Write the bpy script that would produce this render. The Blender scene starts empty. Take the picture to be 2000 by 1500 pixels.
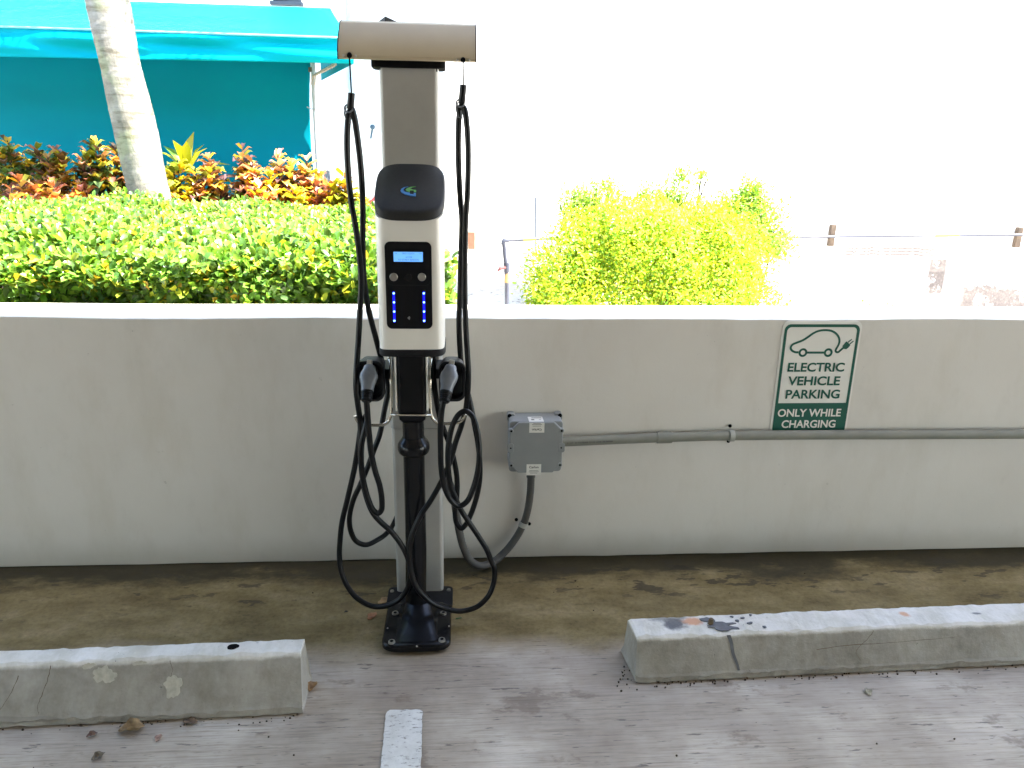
import bpy, bmesh, math, random
import numpy as np
from mathutils import Vector, Matrix
random.seed(7); rng = np.random.default_rng(7)
S = bpy.context.scene
COL = S.collection
PI = math.pi

# ------------------------------------------------------------------ camera
F, CX, CY = 1455.0, 1000.0, 750.0                 # focal length in photo pixels, principal point
CAM = np.array([0.0, -2.868, 1.66])               # eye height 1.66 m, 2.87 m from the wall
RW = np.array([[0.99768399, -0.00333778, 0.06793754],
               [-0.06598114, -0.29017089, 0.95469751],
               [0.01652693, -0.95696902, -0.28971909]])
cd = bpy.data.cameras.new("camera"); cam = bpy.data.objects.new("camera", cd); COL.objects.link(cam)
cd.sensor_width = 36; cd.lens = 36 * F / 2000; cd.clip_start = .05; cd.clip_end = 600
m = Matrix.Identity(4)
for i in range(3):
    m[i][0] = RW[i, 0]; m[i][1] = -RW[i, 1]; m[i][2] = -RW[i, 2]; m[i][3] = CAM[i]
cam.matrix_world = m
S.camera = cam

def at(px, py, y):                                # point of the plane Y = y seen at a photo pixel
    r = RW @ np.array([px - CX, py - CY, F]); t = (y - CAM[1]) / r[1]
    return Vector(CAM + r * t)
def atz(px, py, z):                               # point of the plane Z = z seen at a photo pixel
    r = RW @ np.array([px - CX, py - CY, F]); t = (z - CAM[2]) / r[2]
    return Vector(CAM + r * t)

# ------------------------------------------------------------------ light
SUN_DIR = Vector((0.48, -0.13, 0.86)).normalized()   # towards the sun
W = bpy.data.worlds.new("World"); S.world = W; W.use_nodes = True
nt = W.node_tree; bg = nt.nodes["Background"]
sky = nt.nodes.new("ShaderNodeTexSky"); sky.sky_type = 'NISHITA'; sky.sun_disc = False
sky.sun_elevation = math.asin(SUN_DIR.z)
sky.sun_rotation = math.atan2(SUN_DIR.x, SUN_DIR.y)
nt.links.new(sky.outputs[0], bg.inputs[0]); bg.inputs[1].default_value = 0.15
sl = bpy.data.lights.new("sun", 'SUN'); sl.energy = 5.0; sl.angle = math.radians(.5); sl.color = (1, .95, .87)
so = bpy.data.objects.new("sun", sl); COL.objects.link(so)
so.rotation_euler = SUN_DIR.to_track_quat('Z', 'Y').to_euler()
S.view_settings.view_transform = 'Standard'; S.view_settings.look = 'None'
S.view_settings.exposure = 3.0; S.view_settings.gamma = 1.0
S.render.engine = 'CYCLES'
S.cycles.use_denoising = True
S.cycles.max_bounces = 8; S.cycles.diffuse_bounces = 5; S.cycles.glossy_bounces = 4
S.cycles.transparent_max_bounces = 4; S.cycles.transmission_bounces = 3
S.cycles.sample_clamp_indirect = 6.0

# ------------------------------------------------------------------ materials
def mat(name):
    M = bpy.data.materials.new(name); M.use_nodes = True
    return M, M.node_tree, M.node_tree.nodes["Principled BSDF"]
def N(nt, t, **kw):
    n = nt.nodes.new(t)
    for k, v in kw.items():
        if isinstance(k, str) and hasattr(n, k): setattr(n, k, v)
    return n
def val(n, name, v): n.inputs[name].default_value = v
def rgba(c): return (c[0], c[1], c[2], 1.0)
def noise(nt, scale, detail=4, rough=.55, vec=None, stretch=None, seed=0.0):
    tc = nt.nodes.new("ShaderNodeTexCoord")
    mp = nt.nodes.new("ShaderNodeMapping")
    nt.links.new(tc.outputs["Object"], mp.inputs[0])
    if stretch: mp.inputs["Scale"].default_value = stretch
    mp.inputs["Location"].default_value = (seed, seed * 1.7, seed * .3)
    n = nt.nodes.new("ShaderNodeTexNoise")
    val(n, "Scale", scale); val(n, "Detail", detail); val(n, "Roughness", rough)
    nt.links.new(mp.outputs[0], n.inputs["Vector"])
    return n.outputs["Fac"]
def ramp(nt, fac, stops):
    r = nt.nodes.new("ShaderNodeValToRGB")
    el = r.color_ramp.elements
    el[0].position, el[0].color = stops[0][0], rgba(stops[0][1])
    el[1].position, el[1].color = stops[-1][0], rgba(stops[-1][1])
    for p, c in stops[1:-1]:
        e = el.new(p); e.color = rgba(c)
    nt.links.new(fac, r.inputs[0]); return r.outputs[0]
def mixc(nt, fac, a, b, mode='MIX'):
    n = nt.nodes.new("ShaderNodeMix"); n.data_type = 'RGBA'; n.blend_type = mode
    for sock, v in ((n.inputs[0], fac), (n.inputs[6], a), (n.inputs[7], b)):
        if isinstance(v, (int, float)): sock.default_value = v
        elif isinstance(v, (tuple, list)): sock.default_value = rgba(v)
        else: nt.links.new(v, sock)
    return n.outputs[2]
def mth(nt, op, a, b=None, c=None, clamp=False):
    n = nt.nodes.new("ShaderNodeMath"); n.operation = op; n.use_clamp = clamp
    for i, v in enumerate((a, b, c)):
        if v is None: continue
        if isinstance(v, (int, float)): n.inputs[i].default_value = v
        else: nt.links.new(v, n.inputs[i])
    return n.outputs[0]
def sstep(nt, x, lo, hi):
    n = nt.nodes.new("ShaderNodeMapRange"); n.interpolation_type = 'SMOOTHSTEP'
    nt.links.new(x, n.inputs[0]); n.inputs[1].default_value = lo; n.inputs[2].default_value = hi
    return n.outputs[0]
def bump(nt, bsdf, h, strength=.3, dist=.005):
    b = nt.nodes.new("ShaderNodeBump"); val(b, "Strength", strength); val(b, "Distance", dist)
    nt.links.new(h, b.inputs["Height"]); nt.links.new(b.outputs[0], bsdf.inputs["Normal"])
def plain(name, c, rough=.5, metal=0.0, var=.12, scale=30, bumpy=0.0, spec=.5, coat=0.0):
    M, t, b = mat(name)
    f = noise(t, scale, 4)
    lo = tuple(x * (1 - var) for x in c); hi = tuple(min(1, x * (1 + var)) for x in c)
    t.links.new(ramp(t, f, [(.3, lo), (.7, hi)]), b.inputs["Base Color"])
    val(b, "Roughness", rough); val(b, "Metallic", metal); val(b, "Specular IOR Level", spec)
    if coat: val(b, "Coat Weight", coat); val(b, "Coat Roughness", .08)
    if bumpy: bump(t, b, noise(t, scale * 4, 5), bumpy, .002)
    return M
def emis(name, c, s):
    M, t, b = mat(name)
    val(b, "Base Color", rgba(c)); val(b, "Emission Color", rgba(c)); val(b, "Emission Strength", s); val(b, "Roughness", .3)
    return M

MT = {}
MT['alu'] = plain('satin_aluminium', (.36, .345, .31), .5, .25, .05, 12)
MT['alu2'] = plain('silver_paint', (.74, .71, .64), .36, .15, .03, 8)
MT['champ'] = plain('champagne_aluminium', (.42, .345, .235), .55, .1, .04, 9, 0, .25)
MT['black'] = plain('black_plastic', (.008, .008, .009), .52, 0, .2, 60, .04, .22)
MT['lid'] = plain('charcoal_lid', (.021, .020, .019), .6, 0, .1, 90, .05, .2)
MT['gloss'] = plain('gloss_black_paint', (.006, .006, .007), .24, 0, .2, 14, 0, .32)
MT['panelblack'] = plain('panel_black', (.004, .004, .005), .32, 0, .1, 20, 0, .25)
MT['rubber'] = plain('black_rubber', (.0045, .0045, .005), .36, 0, .25, 70, .05, .24)
MT['grip'] = plain('grip_plastic', (.105, .11, .118), .36, 0, .12, 60, .05)
MT['steel'] = plain('stainless_steel', (.62, .58, .50), .25, 1.0, .06, 30)
MT['bolt'] = plain('bolt_zinc', (.40, .38, .34), .35, .9, .1, 40)
MT['dark'] = plain('dark_hole', (.006, .006, .006), .9, 0, .1, 30, 0, .05)
MT['pvc'] = plain('grey_pvc', (.225, .225, .19), .5, 0, .08, 14, .03, .3)
MT['strap'] = plain('pale_pvc_strap', (.36, .36, .32), .5, 0, .08, 14)
MT['pvc_dark'] = plain('dark_grey_flex_conduit', (.075, .073, .068), .55, 0, .12, 20, .05, .3)
MT['sticker'] = plain('white_sticker', (.72, .71, .66), .5, 0, .04)
MT['ink'] = plain('black_ink', (.03, .03, .03), .6)
MT['signwhite'] = plain('sign_white', (.74, .72, .66), .38, 0, .03, 6)
MT['signgreen'] = plain('sign_green', (.003, .085, .055), .4, 0, .08, 10)
MT['stub'] = plain('rusty_stub', (.11, .075, .04), .85, 0, .3, 90, .3)
MT['chip'] = plain('chipped_concrete', (.46, .43, .35), .9, 0, .15, 60, .4)
MT['oil'] = plain('grey_paint_splash', (.10, .10, .105), .55, 0, .25, 40)
MT['soot'] = plain('black_smudge', (.06, .058, .07), .8, 0, .3, 40)
MT['orange'] = plain('orange_smudge', (.52, .26, .13), .8, 0, .25, 50)
MT['polewhite'] = plain('pole_white_paint', (.42, .42, .42), .5, 0, .1, 15)
MT['pipe'] = plain('galvanised_pipe', (.045, .05, .07), .5, .2, .15, 20)
MT['yellow'] = plain('yellow_band', (.30, .20, .012), .5)
MT['brass'] = plain('brass_fitting', (.36, .22, .08), .5, .2)
MT['wood'] = plain('weathered_wood', (.085, .060, .040), .8, 0, .3, 25, .3)
MT['redpaint'] = plain('red_handle', (.16, .03, .03), .6)
MT['brown'] = plain('rust_brown_panel', (.14, .055, .03), .7, 0, .2, 15)
MT['whitewall'] = plain('white_plaster', (.80, .80, .78), .8, 0, .03, 2, .1)
MT['slate'] = plain('slate_sill', (.06, .075, .10), .6)
MT['glass'] = plain('window_dark_glass', (.03, .04, .05), .1)
MT['rope'] = plain('pale_rope', (.42, .34, .26), .9, 0, .2, 80, .4)
MT['bluebolt'] = plain('blue_grey_anchor', (.06, .11, .15), .5, .3)
MT['twig'] = plain('brown_twig', (.055, .035, .02), .9, 0, .3, 30, .3)
MT['soil'] = plain('dark_soil', (.05, .035, .022), .95, 0, .3, 20, .3)
MT['ceiling'] = plain('concrete_ceiling', (.30, .285, .26), .9, 0, .08, 3, .1)
MT['led'] = emis('blue_led', (.10, .28, 1.0), 1.6)
MT['ledglow'] = emis('blue_led_lens', (.004, .004, .45), .34)
MT['lcd'] = emis('blue_lcd', (.13, .38, .95), .125)
MT['lcdtxt'] = plain('lcd_text', (.01, .05, .2), .5)
MT['logoblue'] = plain('logo_blue', (.04, .17, .42), .45)
MT['logogreen'] = plain('logo_green', (.10, .32, .07), .45)
MT['nfc'] = plain('nfc_mark_grey', (.22, .22, .22), .5)

def wall_paint():
    M, t, b = mat('painted_wall')
    geo = t.nodes.new("ShaderNodeNewGeometry"); sep = t.nodes.new("ShaderNodeSeparateXYZ")
    t.links.new(geo.outputs["Position"], sep.inputs[0])
    base = ramp(t, noise(t, 1.6, 5, .6), [(.32, (.645, .61, .55)), (.68, (.685, .655, .60))])
    # faint grimy streaks, darker, browner tone towards the foot
    st = ramp(t, noise(t, 5, 6, .65, stretch=(1.0, 1, .35), seed=3.1), [(.50, (1, 1, 1)), (.80, (.91, .895, .86))])
    c = mixc(t, 1.0, base, st, 'MULTIPLY')
    sc = sstep(t, noise(t, 13, 7, .75, seed=11.0), .655, .72)          # small scuffs
    c = mixc(t, mth(t, 'MULTIPLY', sc, .45), c, (.24, .21, .18))
    sm = sstep(t, noise(t, 3.5, 6, .7, stretch=(1.4, 1, .8), seed=27.0), .55, .75)
    c = mixc(t, mth(t, 'MULTIPLY', sm, .14), c, (.36, .33, .28))
    sp = sstep(t, noise(t, 70, 2, .5, seed=5.0), .75, .80)
    c = mixc(t, mth(t, 'MULTIPLY', sp, .55), c, (.17, .15, .13))
    foot = mth(t, 'MULTIPLY', sstep(t, mth(t, 'ADD', sep.outputs[2], mth(t, 'MULTIPLY', noise(t, 7, 4, seed=2.), .10)), .19, .05), .45)
    c = mixc(t, foot, c, (.43, .40, .31))
    t.links.new(c, b.inputs["Base Color"]); val(b, "Roughness", .72)
    h = mth(t, 'ADD', mth(t, 'MULTIPLY', noise(t, 160, 4), .35), noise(t, 18, 5))
    bump(t, b, h, .25, .004)
    return M
MT['wall'] = wall_paint()

def floor_concrete():
    M, t, b = mat('garage_floor_concrete')
    geo = t.nodes.new("ShaderNodeNewGeometry"); sep = t.nodes.new("ShaderNodeSeparateXYZ")
    t.links.new(geo.outputs["Position"], sep.inputs[0])
    x, y = sep.outputs[0], sep.outputs[1]
    big = noise(t, 1.7, 5, .6)
    base = ramp(t, big, [(.34, (.245, .196, .145)), (.5, (.365, .308, .238)), (.66, (.51, .452, .370))])
    stk = noise(t, 6, 6, .7, stretch=(.9, 26, 1), seed=4.)               # broom streaks run along the wall
    c = mixc(t, 1.0, base, ramp(t, stk, [(.30, (.62, .59, .56)), (.46, (.97, .96, .95)), (.70, (1.16, 1.16, 1.16))]), 'MULTIPLY')
    fine = noise(t, 55, 5, .7, stretch=(.30, 4, 1), seed=9.)
    c = mixc(t, 1.0, c, ramp(t, fine, [(.30, (.70, .67, .64)), (.44, (1, 1, 1)), (.75, (1.06, 1.06, 1.06))]), 'MULTIPLY')
    pits = sstep(t, noise(t, 36, 4, .65, stretch=(.30, 2.4, 1), seed=21.), .62, .68)
    scour = sstep(t, noise(t, 2.1, 5, .65, stretch=(.7, 2.0, 1), seed=41.), .46, .62)
    c = mixc(t, mth(t, 'MULTIPLY', scour, .30), c, (.33, .27, .22))
    c = mixc(t, mth(t, 'MULTIPLY', pits, .75), c, (.07, .055, .045))
    blot = sstep(t, noise(t, 4.2, 6, .68, stretch=(1, 1.8, 1), seed=14.), .58, .66)
    c = mixc(t, mth(t, 'MULTIPLY', blot, .55), c, (.15, .105, .07))
    # brown band along the wall: its shade painted in, plus dirt and damp
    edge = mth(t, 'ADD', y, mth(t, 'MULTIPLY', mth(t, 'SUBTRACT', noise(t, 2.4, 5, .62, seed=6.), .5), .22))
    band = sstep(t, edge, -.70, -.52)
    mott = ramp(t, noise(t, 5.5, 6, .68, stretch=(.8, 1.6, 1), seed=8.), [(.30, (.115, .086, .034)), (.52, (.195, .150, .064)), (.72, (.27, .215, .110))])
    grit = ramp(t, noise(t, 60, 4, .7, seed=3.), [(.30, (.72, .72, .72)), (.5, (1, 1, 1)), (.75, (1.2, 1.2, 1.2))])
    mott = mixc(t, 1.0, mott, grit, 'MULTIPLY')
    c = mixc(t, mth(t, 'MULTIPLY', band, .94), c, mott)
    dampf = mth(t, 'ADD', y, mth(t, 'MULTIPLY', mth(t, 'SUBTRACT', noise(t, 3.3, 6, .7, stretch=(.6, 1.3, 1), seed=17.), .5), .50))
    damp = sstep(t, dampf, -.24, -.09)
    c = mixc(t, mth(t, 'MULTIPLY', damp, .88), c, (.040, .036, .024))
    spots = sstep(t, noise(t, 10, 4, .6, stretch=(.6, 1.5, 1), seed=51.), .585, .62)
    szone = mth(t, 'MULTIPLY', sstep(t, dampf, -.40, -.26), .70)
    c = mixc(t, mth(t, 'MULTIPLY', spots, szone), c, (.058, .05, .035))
    # darker splash patches on the right behind the wheel stop
    spl = sstep(t, noise(t, 7.5, 4, .6, stretch=(.7, 1.7, 1), seed=31.), .60, .64)
    zone = mth(t, 'MULTIPLY', mth(t, 'MULTIPLY', sstep(t, x, .25, .6), sstep(t, x, 1.9, 1.5)), mth(t, 'MULTIPLY', sstep(t, y, -.36, -.27), sstep(t, y, -.02, -.10)))
    c = mixc(t, mth(t, 'MULTIPLY', mth(t, 'MULTIPLY', spl, zone), .75), c, (.045, .04, .03))
    t.links.new(c, b.inputs["Base Color"])
    rr = mth(t, 'ADD', .62, mth(t, 'MULTIPLY', band, .25))
    t.links.new(mth(t, 'SUBTRACT', .5, mth(t, 'MULTIPLY', band, .38)), b.inputs['Specular IOR Level'])
    t.links.new(rr, b.inputs["Roughness"])
    h = mth(t, 'ADD', stk, mth(t, 'ADD', mth(t, 'MULTIPLY', fine, .8), mth(t, 'MULTIPLY', pits, -1.2)))
    bump(t, b, h, .22, .002)
    return M
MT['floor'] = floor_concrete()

def stop_concrete(name, tint, shade_top, smudges=()):
    M, t, b = mat(name)
    c = ramp(t, noise(t, 3.2, 6, .62, seed=tint * 5), [(.30, (.60, .555, .49)), (.5, (.68, .645, .58)), (.72, (.74, .71, .66))])
    st = ramp(t, noise(t, 8, 6, .68, stretch=(1.5, 1, .35), seed=2 + tint), [(.38, (.70, .69, .62)), (.58, (1, 1, 1))])
    c = mixc(t, .7, c, st, 'MULTIPLY')
    pits = sstep(t, noise(t, 55, 3, .6, seed=4 + tint), .70, .75)
    c = mixc(t, mth(t, 'MULTIPLY', pits, .7), c, (.11, .10, .08))
    geo = t.nodes.new("ShaderNodeNewGeometry"); sep = t.nodes.new("ShaderNodeSeparateXYZ"); t.links.new(geo.outputs["Position"], sep.inputs[0])
    zz = mth(t, 'ADD', sep.outputs[2], mth(t, 'MULTIPLY', mth(t, 'SUBTRACT', noise(t, 14, 5, .7, seed=3 + tint), .5), .022))
    face_shade = mth(t, 'MULTIPLY', sstep(t, zz, shade_top, shade_top - .012), ramp(t, noise(t, 3.6, 6, .7, stretch=(1, 1, .5), seed=9 + tint), [(.30, (.55,) * 3), (.66, (.96,) * 3)]))  # faces below the top edge darkened: their shade painted into the colour
    c = mixc(t, face_shade, c, ramp(t, noise(t, 18, 5, .7, seed=5 + tint), [(.3, (.145, .125, .092)), (.7, (.26, .233, .185))]))
    for (mx_, my_, rx_, ry_, col_, st_) in smudges:
        du = mth(t, 'DIVIDE', mth(t, 'SUBTRACT', sep.outputs[0], mx_), rx_); dv = mth(t, 'DIVIDE', mth(t, 'SUBTRACT', sep.outputs[1], my_), ry_)
        dd = mth(t, 'ADD', mth(t, 'SQRT', mth(t, 'ADD', mth(t, 'MULTIPLY', du, du), mth(t, 'MULTIPLY', dv, dv))), mth(t, 'MULTIPLY', mth(t, 'SUBTRACT', noise(t, 38, 5, .7, seed=mx_ * 9), .5), 1.3))
        c = mixc(t, mth(t, 'MULTIPLY', sstep(t, dd, 1.15, .45), st_), c, col_)
    film = sstep(t, noise(t, 2.6, 6, .7, stretch=(1, 1, .6), seed=19 + tint), .50, .66)
    c = mixc(t, mth(t, 'MULTIPLY', film, .22), c, (.30, .28, .24))
    scr = sstep(t, noise(t, 9, 2, .5, stretch=(.25, 1, 2.2), seed=6 + tint), .70, .73)
    c = mixc(t, mth(t, 'MULTIPLY', scr, .4), c, (.16, .14, .12))
    t.links.new(c, b.inputs["Base Color"]); val(b, "Roughness", .55); val(b, "Specular IOR Level", .6)
    h = mth(t, 'ADD', noise(t, 26, 6, .7), mth(t, 'MULTIPLY', pits, -.8))
    bump(t, b, h, .8, .005)
    return M
MT['stop1'] = stop_concrete('wheel_stop_concrete_worn', 1.0, .158)
MT['stop2'] = stop_concrete('wheel_stop_concrete', 2.3, .136, [(0.728, -0.7043, 0.05, 0.04, (0.055, 0.055, 0.068), 0.92), (0.7122, -0.6717, 0.075, 0.022, (0.1, 0.1, 0.09), 0.7), (0.7928, -0.6947, 0.042, 0.026, (0.58, 0.27, 0.13), 0.9), (1.5578, -0.6858, 0.02, 0.018, (0.55, 0.27, 0.13), 0.85), (1.818, -0.6893, 0.02, 0.007, (0.08, 0.08, 0.09), 0.8)])

def line_paint():
    M, t, b = mat('worn_line_paint')
    c = ramp(t, noise(t, 9, 6, .7), [(.35, (.50, .475, .42)), (.65, (.66, .635, .58))])
    sp = sstep(t, noise(t, 60, 5, .75, stretch=(.6, 1.8, 1), seed=3.), .56, .63)
    c = mixc(t, mth(t, 'MULTIPLY', sp, .85), c, (.17, .145, .115))
    t.links.new(c, b.inputs["Base Color"]); val(b, "Roughness", .75)
    bump(t, b, noise(t, 90, 4), .4, .002)
    return M
MT['line'] = line_paint()

def canvas(name, c, wr=.0):
    M, t, b = mat(name)
    f = noise(t, 1.3, 4, .5, stretch=(.5, 1, 1.4))
    t.links.new(ramp(t, f, [(.3, tuple(v * .9 for v in c)), (.7, tuple(v * 1.08 for v in c))]), b.inputs["Base Color"])
    val(b, "Roughness", .55); val(b, "Specular IOR Level", .06)
    tr = t.nodes.new("ShaderNodeBsdfTranslucent"); tr.inputs[0].default_value = rgba(c)
    mx = t.nodes.new("ShaderNodeMixShader"); mx.inputs[0].default_value = .25
    out = t.nodes["Material Output"]
    t.links.new(b.outputs[0], mx.inputs[1]); t.links.new(tr.outputs[0], mx.inputs[2]); t.links.new(mx.outputs[0], out.inputs[0])
    h = noise(t, 260, 2, .5)
    bump(t, b, h, .15, .001)
    return M
MT['canvas'] = canvas('teal_canvas', (.001, .46, .56))
MT['piping'] = plain('pale_teal_piping', (.20, .62, .70), .5, 0, .05, 10)
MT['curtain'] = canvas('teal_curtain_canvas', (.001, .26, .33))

def palm_bark():
    M, t, b = mat('palm_bark')
    tc = t.nodes.new("ShaderNodeTexCoord")
    c = ramp(t, noise(t, 5, 6, .65, stretch=(1, 1, 2.2)), [(.30, (.13, .115, .085)), (.5, (.24, .22, .185)), (.72, (.34, .32, .285))])
    lich = sstep(t, noise(t, 4, 5, .6, seed=7.), .50, .64)
    c = mixc(t, mth(t, 'MULTIPLY', lich, .45), c, (.30, .33, .17))
    rg_ = ramp(t, noise(t, 7, 5, .7, stretch=(.5, .5, 3.2), seed=12.), [(.36, (.62, .58, .50)), (.50, (1, 1, 1)), (.70, (1.15, 1.15, 1.13))])
    c = mixc(t, 1.0, c, rg_, 'MULTIPLY')
    dk = sstep(t, noise(t, 22, 5, .7, stretch=(1, 1, .5), seed=2.), .65, .72)
    c = mixc(t, mth(t, 'MULTIPLY', dk, .7), c, (.07, .05, .035))
    t.links.new(c, b.inputs["Base Color"]); val(b, "Roughness", .85)
    bump(t, b, noise(t, 40, 6, .7, stretch=(1, 1, .4)), .6, .01)
    return M
MT['bark'] = palm_bark()

def facade_mat():
    M, t, b = mat('old_white_facade')
    geo = t.nodes.new("ShaderNodeNewGeometry"); sep = t.nodes.new("ShaderNodeSeparateXYZ")
    t.links.new(geo.outputs["Position"], sep.inputs[0])
    c = ramp(t, noise(t, .9, 5, .6), [(.3, (.70, .70, .685)), (.7, (.82, .82, .81))])
    sp = sstep(t, noise(t, 26, 4, .6, seed=4.), .68, .74)
    c = mixc(t, mth(t, 'MULTIPLY', sp, .5), c, (.30, .28, .27))
    # bare brick and mortar where the plaster has come off, low on the right
    n1 = noise(t, 4.2, 6, .7, seed=13.)
    zone = mth(t, 'MULTIPLY', mth(t, 'MULTIPLY', sstep(t, sep.outputs[0], 5.75, 5.95), sstep(t, mth(t, 'ADD', sep.outputs[2], mth(t, 'MULTIPLY', mth(t, 'SUBTRACT', noise(t, 6, 6, .7, seed=61.), .5), .5)), .36, .26)), 1.0)
    z2 = mth(t, 'MULTIPLY', mth(t, 'MULTIPLY', sstep(t, sep.outputs[0], 5.42, 5.47), sstep(t, sep.outputs[0], 5.72, 5.62)), mth(t, 'MULTIPLY', sstep(t, sep.outputs[2], .16, .24), sstep(t, sep.outputs[2], .66, .60)))
    z3 = mth(t, 'MULTIPLY', mth(t, 'MULTIPLY', sstep(t, sep.outputs[0], 4.1, 4.25), sstep(t, sep.outputs[0], 5.75, 5.6)), mth(t, 'MULTIPLY', sstep(t, sep.outputs[2], .62, .66), sstep(t, sep.outputs[2], .82, .74)))
    zz = mth(t, 'ADD', mth(t, 'ADD', zone, mth(t, 'MULTIPLY', z2, 1.2)), mth(t, 'MULTIPLY', z3, .75), clamp=True)
    mk = mth(t, 'MULTIPLY', zz, sstep(t, n1, .37, .46))
    zr = mth(t, 'ADD', sep.outputs[2], mth(t, 'MULTIPLY', mth(t, 'SUBTRACT', noise(t, 5, 5, .7, stretch=(1, 1, .01), seed=33.), .5), .09))
    xz = mth(t, 'MULTIPLY', sstep(t, sep.outputs[0], 4.2, 4.5), sstep(t, sep.outputs[0], 5.7, 5.4))
    for zl in (.735, .70, .665):
        ln = sstep(t, mth(t, 'ABSOLUTE', mth(t, 'SUBTRACT', zr, zl)), .011, .005)
        c = mixc(t, mth(t, 'MULTIPLY', mth(t, 'MULTIPLY', ln, xz), .9), c, (.045, .034, .03))
    c = mixc(t, mth(t, 'MULTIPLY', mk, .95), c, ramp(t, noise(t, 22, 5, .7), [(.3, (.045, .034, .030)), (.55, (.105, .086, .078)), (.75, (.20, .175, .16))]))
    t.links.new(c, b.inputs["Base Color"]); val(b, "Roughness", .85)
    bump(t, b, noise(t, 30, 5, .6), .3, .01)
    return M
MT['facade'] = facade_mat()

def gravel_mat():
    M, t, b = mat('pale_gravel_ground')
    c = ramp(t, noise(t, 1.2, 5, .6), [(.3, (.56, .52, .47)), (.7, (.70, .66, .60))])
    sp = sstep(t, noise(t, 9, 6, .75, seed=4.), .585, .64)
    c = mixc(t, mth(t, 'MULTIPLY', sp, .8), c, (.08, .05, .045))
    t.links.new(c, b.inputs["Base Color"]); val(b, "Roughness", .95)
    bump(t, b, noise(t, 14, 5, .7), .8, .02)
    return M
MT['gravel'] = gravel_mat()

def leaf_mat(name, rough=.32, trans=.35, tint=(1.25, 1.2, .6), spec=.5):
    M, t, b = mat(name)
    a = t.nodes.new("ShaderNodeAttribute"); a.attribute_name = "Col"
    t.links.new(a.outputs["Color"], b.inputs["Base Color"]); val(b, "Roughness", rough); val(b, "Specular IOR Level", spec)
    tr = t.nodes.new("ShaderNodeBsdfTranslucent")
    t.links.new(mixc(t, 1.0, a.outputs["Color"], tint, 'MULTIPLY'), tr.inputs[0])
    mx = t.nodes.new("ShaderNodeMixShader"); mx.inputs[0].default_value = trans
    out = t.nodes["Material Output"]
    t.links.new(b.outputs[0], mx.inputs[1]); t.links.new(tr.outputs[0], mx.inputs[2]); t.links.new(mx.outputs[0], out.inputs[0])
    return M
MT['hedgeleaf'] = leaf_mat('hedge_leaf', .30, .35)
MT['bushleaf'] = leaf_mat('golden_leaf', .5, .4, (1.2, 1.15, .5), .3)
MT['crotonleaf'] = leaf_mat('croton_leaf', .30, .28, (1.3, 1.05, .5))
MT['frond'] = leaf_mat('palm_frond', .4, .3)
MT['dryleaf'] = leaf_mat('dry_leaf', .7, .15, (1, .9, .7), .3)

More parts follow.
